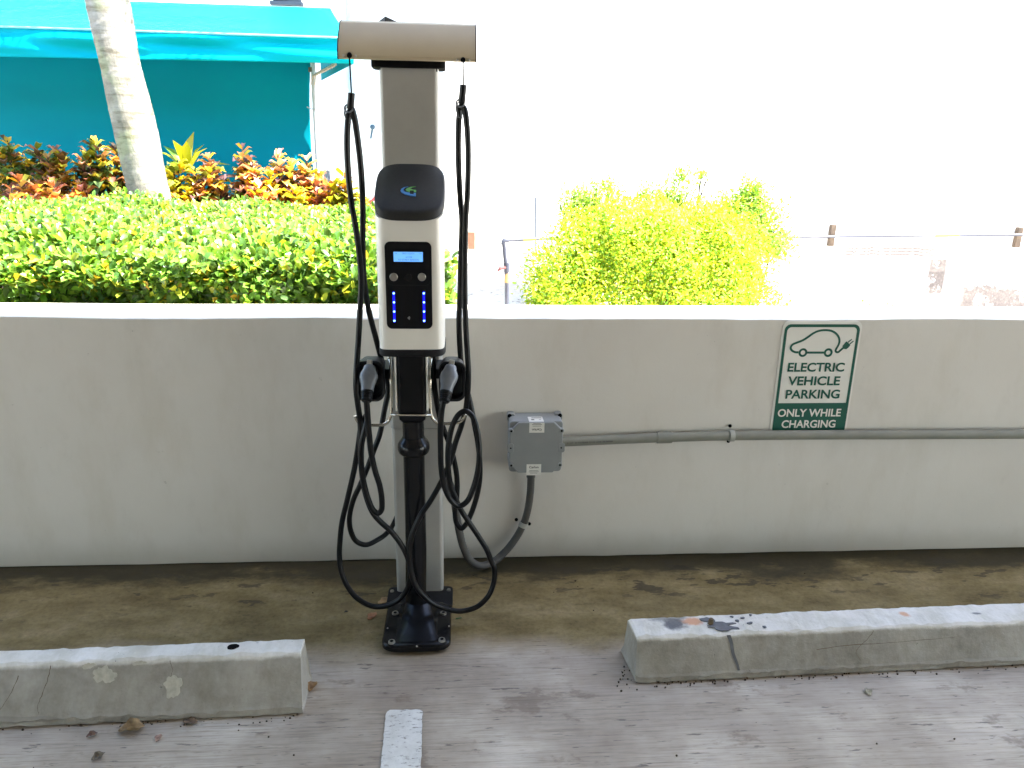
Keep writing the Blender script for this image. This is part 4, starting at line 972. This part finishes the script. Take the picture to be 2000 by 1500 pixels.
shrub('wispy_shrub', 'loose feathery green sprays rising behind the left top of the yellow shrub', [((1.00, 3.2, 1.34), (.20, .2, .15)), ((1.17, 3.2, 1.43), (.12, .14, .08)), ((.90, 3.2, 1.22), (.16, .2, .2)), ((1.1, 3.2, 1.2), (.25, .2, .2))], 3200, grn, .028, MT['bushleaf'], fuzz=.2, shell=.9)
shrub('feathery_shrub', 'loose feathery green sprays rising behind the middle of the yellow shrub', [((1.70, 3.3, 1.34), (.22, .2, .17)), ((1.80, 3.3, 1.52), (.11, .14, .11)), ((1.95, 3.3, 1.55), (.10, .1, .05)), ((1.48, 3.3, 1.38), (.07, .1, .11)), ((1.72, 3.3, 1.2), (.3, .2, .2))], 3200, grn, .028, MT['bushleaf'], fuzz=.2, shell=.9)

# palm
PT = [(-2.50, 3.5, -.06), (-2.495, 3.5, .9), (-2.50, 3.5, 1.30), (-2.535, 3.5, 1.70), (-2.58, 3.5, 2.10), (-2.615, 3.5, 2.45), (-2.64, 3.5, 2.80), (-2.70, 3.5, 3.6), (-2.74, 3.5, 4.8), (-2.72, 3.5, 6.4)]
PM = thing('palm_tree', PT[0], 'pale ringed palm trunk leaning in front of the teal awning', 'palm tree')
sp = spline(PT, 26); g = MB(); rs = []; zr = 0
for i, p in enumerate(sp):
    q_ = p[2] + .035 * math.sin(p[2] * 5.3) + .02 * math.sin(p[2] * 13.1); f_ = (q_ % .105) / .105; w_ = .5 * math.sin(p[2] * 9)
    base_r = .158 - .012 * min(1, max(0, p[2] - .9) / 2) - .012 * max(0, p[2] - 2.8) / 3
    if p[2] < 1.5: base_r += .022 * (1.5 - p[2]) / 1.5
    rs.append(base_r * (1 + (.016 + .010 * math.sin(p[2] * 23)) * (f_ ** 4) - .008 * (1 - f_) ** 5 + .008 * w_))
g.tube(sp, rs, 28)
tr_ = g.build('trunk', MT['bark'], PM)
for v in tr_.data.vertices:
    a_ = math.atan2(v.co.y - 3.5, v.co.x + 2.6); v.co.x += .008 * math.sin(3 * a_ + 7 * v.co.z); v.co.z += .020 * math.sin(2 * a_ + 1.3 * v.co.z) + .010 * math.sin(5 * a_ + 4 * v.co.z)
cp = np.array(PT[-1]); P, A, Nn = [], [], []
g = MB()
for k in range(15):
    az = 2 * PI * k / 15 + jit(.15); el = random.uniform(.1, 1.0); pts = []
    for s in np.linspace(0, 1, 16):
        r = 2.4 * s * math.cos(el * (1 - .35 * s)); hz = 2.0 * s * math.sin(el) - 1.7 * s * s
        pts.append(cp + np.array([r * math.cos(az), r * math.sin(az), hz]))
    g.tube(pts, [.022 * (1 - .85 * i / 15) for i in range(16)], 6)
    for i in range(2, 16):
        d = pts[i] - pts[i - 1]; d /= np.linalg.norm(d); sd = np.cross(d, [0, 0, 1]); sd /= np.linalg.norm(sd)
        for s in (-1, 1):
            for j in range(3):
                P.append(pts[i - 1] + (pts[i] - pts[i - 1]) * j / 3); A.append(sd * s + d * .5 + [0, 0, -.35 + jit(.1)]); Nn.append([0, 0, 1])
g.build('frond_ribs', MT['twig'], PM)
P, A, Nn = np.array(P), np.array(A), np.array(Nn, float); k = len(P)
leaves('fronds', P, A, Nn + .1 * unit(k), .55 + .15 * rng.random(k), np.full(k, .05), pick([(1, (.06, .12, .02))], k), MT['frond'], PM)

# crotons
CY_ = [(3, (.70, .50, .03)), (2, (.52, .54, .05)), (1.5, (.20, .30, .05)), (1, (.62, .28, .06)), (.6, (.10, .13, .05))]
CR_ = [(3, (.66, .27, .12)), (2, (.68, .42, .16)), (1.6, (.70, .50, .04)), (1.2, (.22, .09, .06)), (1.4, (.72, .36, .32))]
CG_ = [(3, (.11, .19, .05)), (1.8, (.30, .32, .04)), (2.2, (.62, .40, .03)), (1.4, (.13, .08, .05)), (1.0, (.58, .24, .16))]
CO_ = [(2.4, (.60, .33, .07)), (2, (.36, .17, .08)), (2, (.64, .52, .04)), (2, (.22, .27, .06)), (1.4, (.11, .06, .06)), (1.4, (.66, .38, .30))]
def croton(px, y, ptop, wid, pal, label, heads=6, L0=.108, W0=.60, dens=1.0):
    t_ = at(px, ptop, y); o = thing('croton', (t_.x, y, 0), label, 'croton', 'croton shrubs in front of the teal curtain')
    P, A, Nn, Ls = [], [], [], []; g = MB()
    for h in range(heads):
        main = h == 0
        dx = 0 if main else jit(wid); dy = 0 if main else jit(wid * .7)
        top = t_.z - (.05 if main else random.uniform(.08, .42)); b0 = np.array([t_.x + jit(.05), y + jit(.05), .0])
        e = np.array([t_.x + dx, y + dy, top]); mid_ = b0 * .45 + e * .55 + [dx * .15, dy * .15, 0]
        st_ = spline([b0, mid_, e], 8); g.tube(st_, [.014 - .009 * i / (len(st_) - 1) for i in range(len(st_))], 6)
        nl = int((24 + 20 * random.random()) * dens)
        for q in range(nl):
            s = random.random() ** .8; p = e - np.array([0, 0, .30 * s]) + np.array([jit(.012), jit(.012), 0])
            az = random.uniform(0, 2 * PI); up = 1.0 - 1.15 * s + jit(.25)
            a_ = np.array([math.cos(az), math.sin(az), up]); P.append(p); A.append(a_)
            Nn.append(np.array([-math.cos(az) * up, -math.sin(az) * up, 1.0])); Ls.append(L0 * random.uniform(.75, 1.35) * (.75 + .5 * s))
    g.build('stems', MT['twig'], o)
    P, A, Nn, Ls = np.array(P), np.array(A), np.array(Nn), np.array(Ls); k = len(P)
    leaves('foliage', P, A, Nn + .35 * unit(k), Ls, Ls * W0 * (.85 + .3 * rng.random(k)), pick(pal, k, .25), MT['crotonleaf'], o, fold=.3, curl=.30, tip=.86)
croton(12, 3.9, 262, .16, CG_, 'dark green and red croton at the far left edge', 8)
croton(70, 3.85, 274, .17, CG_, 'wide dark croton with orange tips, left of the palm', 11)
croton(118, 3.8, 285, .15, CO_, 'orange tipped croton between the far left one and the palm', 8)
croton(35, 3.55, 335, .18, CR_, 'low salmon and yellow croton at the lower left over the hedge', 11)
croton(100, 3.5, 345, .15, CR_, 'low pink and yellow croton over the hedge, far left of the palm', 10)
croton(155, 3.55, 345, .13, CR_, 'low orange croton over the hedge, nearest the palm on its left', 9)
croton(182, 3.95, 262, .12, CG_, 'tall dark green croton with a yellow tip, just left of the palm', 10)
croton(225, 4.1, 275, .12, CO_, 'orange croton partly hidden behind the palm trunk', 8)
croton(345, 3.9, 300, .13, CY_, 'yellow and bronze croton just right of the palm trunk', 10)
croton(408, 3.9, 298, .13, CO_, 'golden orange croton right of the broad-leaved plant', 8)
croton(398, 3.85, 352, .10, CG_, 'sparse low dark croton right of the palm', 5)
croton(472, 3.9, 278, .10, CO_, 'tall bronze croton with upright pinkish tip, half way along the curtain', 9)
croton(505, 3.7, 350, .14, CR_, 'low salmon croton with yellow leaves below the tall bronze one', 10)
croton(542, 3.9, 290, .13, CO_, 'croton with a green top and one red patch, left of the white pole', 9)
croton(525, 3.8, 330, .10, CY_, 'bright yellow croton amid the bronze ones, left of the white pole', 8)
croton(597, 3.95, 298, .13, CO_, 'orange and green croton in front of the white pole', 9)
croton(575, 3.7, 358, .15, CY_, 'low yellow and green croton in front of the white pole', 9)
croton(640, 3.75, 350, .11, CR_, 'low red croton right of the white pole', 9)
croton(672, 3.7, 325, .14, [(4, (.30, .32, .02)), (2, (.40, .32, .02)), (1, (.36, .14, .02))], 'yellow-green croton seen through the left charging cable', 11)
croton(722, 3.5, 378, .07, [(3, (.36, .05, .05)), (2, (.34, .12, .03))], 'small red croton right beside the charger head', 5)
# broad leaved plant behind the palm
t_ = at(360, 268, 4.05); BP = thing('broad_leaf_plant', (t_.x, 4.05, 0), 'plant with a rosette of long yellow-green leaves right of the palm', 'plant')
P, A, Nn = [], [], []
for az, el, L_ in ((2.9, .9, .34), (2.5, .35, .42), (.3, .3, .36), (.2, 1.1, .36), (1.2, 1.3, .30), (3.6, .1, .36), (5.8, .0, .36), (-.6, .75, .32), (-1.2, .95, .34), (4.0, .7, .32), (4.6, 1.0, .36)):
    P.append((t_.x, 4.05, t_.z - .30)); a_ = np.array([math.cos(az) * math.cos(el), math.sin(az) * math.cos(el), math.sin(el)]); A.append(a_); Nn.append([-math.cos(az) * math.sin(el), -math.sin(az) * math.sin(el) - .3, math.cos(el)])
k = len(P); leaves('foliage', np.array(P), np.array(A), np.array(Nn), np.array([.33] * k) * (.85 + .3 * rng.random(k)), np.full(k, .085), pick([(3, (.30, .34, .02)), (2, (.11, .22, .03)), (1, (.40, .34, .02))], k), MT['crotonleaf'], BP, fold=.25, curl=.15)
g = MB(); g.tube([(t_.x, 4.05, 0), (t_.x, 4.05, t_.z - .3)], [.02, .014], 8); g.build('stem', MT['twig'], BP)

# teal awning
AW = thing('awning', (-2.4, 4.6, 0), 'long teal canvas awning with hanging side curtain behind the palm', 'awning')
def cloth(name, fn, nu, nv, M, th=.006):
    vs, fs = [], []
    for i in range(nu + 1):
        for j in range(nv + 1): vs.append(fn(i / nu, j / nv))
    for i in range(nu):
        for j in range(nv):
            a_ = i * (nv + 1) + j; fs.append((a_, a_ + nv + 1, a_ + nv + 2, a_ + 1))
    g = MB(); g.add(vs, fs, True); o = g.build(name, M, AW)
    md = o.modifiers.new('thickness', 'SOLIDIFY'); md.thickness = th; md.offset = 0
    return o
XL = -6.5; VX = -.895
def valance(u, v):
    x_ = XL + (VX - XL) * u; zt_ = 2.592 - .004 * (x_ - VX) ; zb_ = 2.402 + .006 * (x_ - VX)
    fd = .028 * math.sin(2.1 * x_ + 5 * v) * math.sin(PI * v) + .020 * math.sin(5.3 * x_ - 7 * v + 1) * math.sin(PI * v) + .012 * math.sin(9 * v + 2.2 * x_) * math.sin(PI * min(1, v * 1.4))
    return (x_, 4.0 - .02 - fd, zt_ + (zb_ - zt_) * v)
cloth('valance', valance, 160, 16, MT['canvas'])
RX = at(645, 17, 5.4)
def roof(u, v): 
    x_ = XL + ((VX + (RX.x - VX) * v) - XL) * u
    return (x_, 3.985 + 1.415 * v, 2.595 - .004 * (x_ - VX) + (RX.z - 2.595) * v - .03 * math.sin(PI * v) * (1 + .2 * math.sin(2 * x_)))
cloth('canopy', roof, 60, 12, MT['canvas'])
g = MB(); g.tube([(XL, 3.972, 2.598 + .004 * 5.6), (VX, 3.972, 2.597)], .009, 8); g.build('front_piping', MT['piping'], AW)
# angled return at the right end
B1 = at(628, 157, 5.0)
def side(u, v):
    x_ = VX + (B1.x - VX) * u; y_ = 3.985 + (5.0 - 3.985) * u; zt_ = 2.585 + .25 * u; zb_ = 2.402 + (B1.z - 2.402) * u
    return (x_, y_, zt_ + (zb_ - zt_) * v)
cloth('side_return', side, 16, 6, MT['curtain'])
CT0, CT1 = at(610, 130, 4.8), at(622, 392, 4.8)
def curt(u, v):
    x_ = XL + ((CT0.x + (CT1.x - CT0.x) * v) - XL) * u - (.045 * math.sin(PI * v) if u > .99 else 0)
    z_ = 2.62 + (1.20 - 2.62) * v
    fd = (.012 * math.sin(1.7 * x_ + 2 * v) + .022 * math.sin(11 * v * v + .5 * x_)) * v + .03 * math.exp(-((v - .85) / .1) ** 2) * math.sin(1.2 * x_)
    return (x_, 4.8 + fd, z_)
cloth('curtain', curt, 90, 40, MT['curtain'])
p0, p1 = at(611, 126, 4.74), at(627, 440, 4.74)
g = MB(); g.tube([(p0.x, 4.74, p0.z + .15), (p1.x, 4.74, p1.z), (p1.x, 4.74, -.05)], .022, 14); pp = g.build('pole', MT['polewhite'], AW)
q = at(607.5, 136, 4.74); g = MB(); g.tube([(q.x, 4.74, q.z + .02), (q.x, 4.74, q.z - .02)], .024, 14); g.build('rust_band', MT['stub'], pp)
g = MB(); g.tube([at(600, 209, 4.76), at(607, 213, 4.72), at(617, 213, 4.71)], .006, 6); g.build('tie', MT['polewhite'], pp)
g = MB(); ra, rb = at(655, 126, 4.25), at(612, 148, 4.72)
for k in range(11):
    t = k / 11; c = ra * (1 - t) + rb * t; g.tube([c + Vector((.012, 0, .022)), c + Vector((-.012, -.02, -.022))], .006, 6)
g.tube([ra, rb], .012, 8)
for dx_ in (0, .03): g.tube([rb + Vector((dx_, -.01, .02)), rb + Vector((dx_ - .02, -.02, -.08))], .005, 6)
g.build('lacing_rope', MT['rope'], AW)
tag((lambda g: (g.box(-6.6, -1.30, 4.86, 5.0, -.058, 1.185), g.build('terrace_wall', MT['whitewall'], None, .008))[1])(MB()), 'low white terrace wall under the teal curtain', 'wall')

# buildings
g = MB(); g.box(.815, 14.5, 5.5, 8.5, -.058, 9.5); FB = g.build('white_building', MT['facade'])
tag(FB, 'tall old white plastered building with bare patches, on the right', 'building')
LB = thing('left_building', (-6, 7.2, -.06), 'white building rising behind the teal awning on the left', 'building')
LB.name = 'plastered_building'
g = MB(); g.box(-13.5, -.2, 6.6, 9.6, -.058, 9.5); g.build('wall', MT['whitewall'], LB)
a_, b_ = at(530, 4, 6.58), at(592, 12.5, 6.58)
g = MB(); g.box(a_.x, b_.x, 6.50, 6.598, b_.z, a_.z); wn = g.build('window', MT['slate'], LB, .004)
g = MB(); g.box(a_.x + .02, b_.x - .02, 6.585, 6.598, a_.z + .003, a_.z + .95); g.build('pane', MT['glass'], wn)
g = MB(); g.box(-13.5, 14.5, 15.0, 17.0, -.058, 9.5); tag(g.build('rear_building', MT['whitewall']), 'plain white building closing the gap between the two others', 'building')
# downpipe, anchor and cabinet on the left building
p, q = at(686, 112, 6.5), at(686, 182, 6.5); g = MB(); g.tube([(p.x, 6.55, 3.6), (q.x, 6.55, q.z)], .035, 12); tag(g.build('downpipe', plain('pale_blue_pipe', (.42, .52, .56), .5)), 'pale blue downpipe on the white building behind the left cable', 'pipe')
p, q = at(728, 248, 6.56), at(724, 271, 6.56); AN = MB(); AN.tube([p + Vector((0, .03, .01)), p, q], .011, 8); AN.ball(p + Vector((0, -.01, 0)), .030, 10, 7, .5); AN.tube([p, p + Vector((0, .045, 0))], .012, 8)
tag(AN.build('wall_anchor', MT['bluebolt']), 'small blue-grey anchor bolt on the white wall left of the post', 'anchor')
CB = thing('utility_cabinet', at(642, 400, 5.6), 'white louvred utility cabinet beyond the white pole', 'cabinet')
a_, b_ = at(629, 313, 5.6), at(648, 360, 5.6)
g = MB(); g.box(a_.x, b_.x, 5.6, 5.9, -.058, a_.z); g.build('body', MT['whitewall'], CB, .01)
g = MB()
for k in range(4):
    xx = a_.x + (b_.x - a_.x) * (.2 + .2 * k); g.box(xx - .006, xx + .006, 5.592, 5.599, .3, a_.z - .10)
g.build('louvres', MT['slate'], CB)
# gas pipe on the right building
GP = thing('gas_pipe', at(990, 595, 5.3), 'grey gas pipe with yellow bands running along the white building', 'pipe')
e0 = at(984, 470, 5.3); b0 = Vector((.51, 5.3, -.05)); zz_ = e0.z
pts = [b0, Vector((.505, 5.3, .4)), Vector((e0.x, 5.3, zz_ - .03))]
g = MB(); g.tube(pts, .024, 12); g.tube([(e0.x - .01, 5.3, zz_ - .04), (e0.x, 5.3, zz_), (e0.x + .05, 5.32, zz_)], .028, 12)
pr_ = at(2000, 459, 5.4); pm_ = at(1540, 463, 5.42)
run = [Vector((e0.x + .03, 5.32, zz_)), Vector((.9, 5.42, zz_ + .012)), Vector((pm_.x, 5.42, pm_.z)), Vector((pr_.x, 5.42, pr_.z)), Vector((13, 5.42, pr_.z))]
g.tube(run, .0145, 10); g.build('pipe', MT['pipe'], GP)
for xa, xb in ((1021, 1046), (1826, 1872)):
    p, q = at(xa, 467 if xa < 1500 else 461.5, 5.42), at(xb, 466.5 if xa < 1500 else 461.3, 5.42)
    def onrun(x_):
        for i in range(len(run) - 1):
            if run[i].x <= x_ <= run[i + 1].x:
                t = (x_ - run[i].x) / (run[i + 1].x - run[i].x); return run[i] + (run[i + 1] - run[i]) * t
    g = MB(); g.tube([onrun(p.x), onrun(q.x)], .0165, 12); g.build('yellow_band', MT['yellow'], GP)
v_ = at(989, 522, 5.3); g = MB(); g.tube([(.502, 5.3, v_.z + .05), (.502, 5.3, v_.z + .02), (.502, 5.3, v_.z - .05)], [.030, .034, .030], 12); vb = g.build('valve', MT['pipe'], GP)
g = MB(); h_ = at(977, 524, 5.26); g.tube([(.49, 5.27, v_.z), h_, h_ + Vector((-.03, 0, -.035))], [.012, .02, .007], 8); g.build('handle', MT['redpaint'], vb)
f_ = at(989, 543, 5.3); g = MB(); g.tube([(.504, 5.3, f_.z + .05), (.504, 5.3, f_.z - .05)], .026, 10); g.build('brass_fitting', MT['brass'], GP)
# wooden stubs carrying the pipe
for px, w_, label in ((1630, .032, 'short dark wooden stub on the white building carrying the gas pipe, nearer the yellow shrub'), (1996, .034, 'short dark wooden stub carrying the gas pipe at the right edge')):
    a_, b_ = at(px, 439 if px < 1800 else 444, 5.44), at(px, 481 if px < 1800 else 484, 5.44)
    g = MB(); g.box(a_.x - w_, a_.x + w_, 5.445, 5.498, b_.z, a_.z)
    o = g.build('wooden_stub', MT['wood'], None, .006); tag(o, label, 'wooden bracket', 'wooden stubs carrying the gas pipe')
# cable on the facade, small crack line, brown box
g = MB(); p, q = at(1521, 0, 5.49), at(1480, 350, 5.49); g.tube([(p.x, 5.49, 5.0), p, q], .008, 6); tag(g.build('wall_cable', plain('pale_cable', (.50, .58, .62), .6)), 'thin pale cable running down the white building above the yellow shrub', 'cable')
g = MB(); p, q = at(1046, 385, 5.48), at(1046, 490, 5.48); g.tube([p, q], .009, 6); tag(g.build('corner_edging', MT['slate']), 'thin dark rod drawn along the corner of the white building, left of the yellow shrub', 'edging')  # dark corner edge of the building drawn as an added thin tube
BX = thing('utility_box', atz(921, 494, -.06), 'small rust-brown box on the gravel seen between the right cables', 'box')
a_ = atz(921, 494, -.06); w_ = .065
g = MB(); g.box(a_.x - w_ - .02, a_.x + w_ + .02, a_.y, a_.y + .2, -.058, .36); g.build('case', MT['whitewall'], BX, .006)
g = MB(); g.box(a_.x - w_, a_.x + w_, a_.y - .012, a_.y - .001, .01, .33); g.build('door', MT['brown'], BX, .003)
g = MB()
for _ in range(210):
    x_ = random.uniform(3.9, 8.2); y_ = 5.49 - abs(random.gauss(0, .16)); r = random.uniform(.006, .024) * (1.5 if x_ > 5.9 else 1)
    g.ball((x_, y_, -.058 + r * .7), r, 6, 4, random.uniform(.6, 1.2))
tag(g.build('rubble', plain('broken_plaster', (.13, .11, .10), .95, 0, .5, 9)), kind='stuff')
# weeds at the foot of the white building
for k, (px, py, h_, label) in enumerate(((1530, 565, .28, 'spindly yellow-green weed right of the yellow shrub'), (1688, 590, .12, 'small tuft of bright weed at the foot of the white building'), (1745, 592, .08, 'low dark weed tuft along the white building'), (1833, 592, .05, 'tiny yellow weed tuft below the bare patch'))):
    a_ = at(px, py, 5.2); o = thing('weed', (a_.x, 5.2, -.06), label, 'weed', 'weeds along the white building')
    n_ = 160 if k == 0 else 90; d = unit(n_); d[:, 2] = abs(d[:, 2]); P = np.array([a_.x, 5.2, .0]) + d * np.array([.14, .08, h_ + .08]) * rng.random((n_, 1))
    leaves('foliage', P, d + [0, 0, .4], unit(n_) + [0, 0, .6], np.full(n_, .05), np.full(n_, .018), pick([(2, (.26, .32, .03)), (1, (.12, .18, .03))], n_), MT['bushleaf'], o)
    g = MB(); g.tube([(a_.x, 5.2, -.055), (a_.x + .02, 5.2, h_ * .7)], .004, 5); g.build('stem', MT['twig'], o)

# ================================================================== LITTER ON THE FLOOR
def dry(px, py, L_, rot, c, label, lift=.004, curl=.5):
    p = atz(px, py, 0); o_n = 14; vs, fs = [], []
    ca, sa = math.cos(rot), math.sin(rot); prof = []
    for i in range(o_n + 1):
        t = i / o_n; w_ = L_ * .30 * math.sin(PI * t) ** .7 * (1 + .18 * math.sin(19 * t))
        for s in (-1, -.5, 0, .5, 1):
            lx, ly = (t - .5) * L_, s * w_; hz = lift + curl * L_ * .35 * (abs(s) ** 2) * math.sin(PI * t) + .25 * curl * L_ * (t - .5) ** 2 + .04 * L_ * math.sin(9 * t + 3 * s)
            vs.append((p.x + lx * ca - ly * sa, p.y + lx * sa + ly * ca, max(.0012, hz)))
    for i in range(o_n):
        for j in range(4): a_ = i * 5 + j; fs.append((a_, a_ + 5, a_ + 6, a_ + 1))
    g = MB(); g.add(vs, fs, True); M = plain('dry_leaf_skin', c, .75, 0, .3, 60, .3)
    o = g.build('fallen_leaf', M); md = o.modifiers.new('thickness', 'SOLIDIFY'); md.thickness = .0008
    return tag(o, label, 'fallen leaf', 'dry leaves fallen on the floor')
dry(727, 1205, .052, 1.1, (.28, .13, .055), 'orange-brown dry leaf lying just left of the charger base', curl=.25)
dry(752, 1176, .060, .5, (.33, .22, .10), 'tan dry leaf tucked behind the left corner of the charger base', curl=.3)
dry(611, 1344, .048, 1.25, (.26, .15, .06), 'curled brown dry leaf at the right end of the left wheel stop', curl=.9)
dry(258, 1427, .072, .25, (.24, .16, .075), 'large curled tan leaf in front of the left wheel stop', curl=.95)
dry(372, 1412, .045, -.1, (.13, .085, .05), 'dark brown leaf under the near edge of the left wheel stop', curl=.4)
dry(310, 1443, .030, 1.5, (.30, .19, .14), 'small pinkish leaf in front of the left wheel stop', curl=.5)
dry(180, 1438, .030, .6, (.12, .07, .05), 'small crumpled dark leaf at the left front of the left wheel stop', curl=.9)
dry(1695, 1353, .036, 1.4, (.33, .29, .20), 'pale tan leaf on the floor in front of the right wheel stop', curl=.5)
dry(192, 1480, .036, .8, (.10, .08, .05), 'crumbled dark leaf near the bottom left corner', curl=.8)
dry(676, 1197, .016, .3, (.03, .025, .02), 'tiny black leaf scrap on the brown floor left of the charger base', curl=.7)
g = MB(); p = atz(890, 1208, .004); g.tube([p, p + Vector((.022, .001, .002))], .0022, 6); tag(g.build('green_twig', plain('green_stalk', (.03, .10, .03), .6)), 'tiny green twig beside the right edge of the charger base', 'twig')
# crumbs of dirt in the angle under the stops: too many to count
g = MB()
for _ in range(260):
    u = random.random()
    if u < .45: x_, y_ = random.uniform(.6, 2.5), 0; y_ = -.826 + (x_ - .581) * .02477 - abs(random.gauss(.006, .012))
    elif u < .7: x_ = random.uniform(-2.2, -.5); y_ = -.954 + (x_ + 2.32) * .02024 - abs(random.gauss(.006, .014))
    elif u < .8: x_, y_ = random.gauss(.55, .025), random.gauss(-.80, .03)
    else: x_, y_ = random.uniform(-1.9, 2.4), random.uniform(-1.5, -.1)
    r = random.uniform(.0012, .0042); g.ball((x_, y_, r * .6), r, 5, 4, random.uniform(.5, 1))
tag(g.build('dirt_crumbs', MT['twig']), kind='stuff')
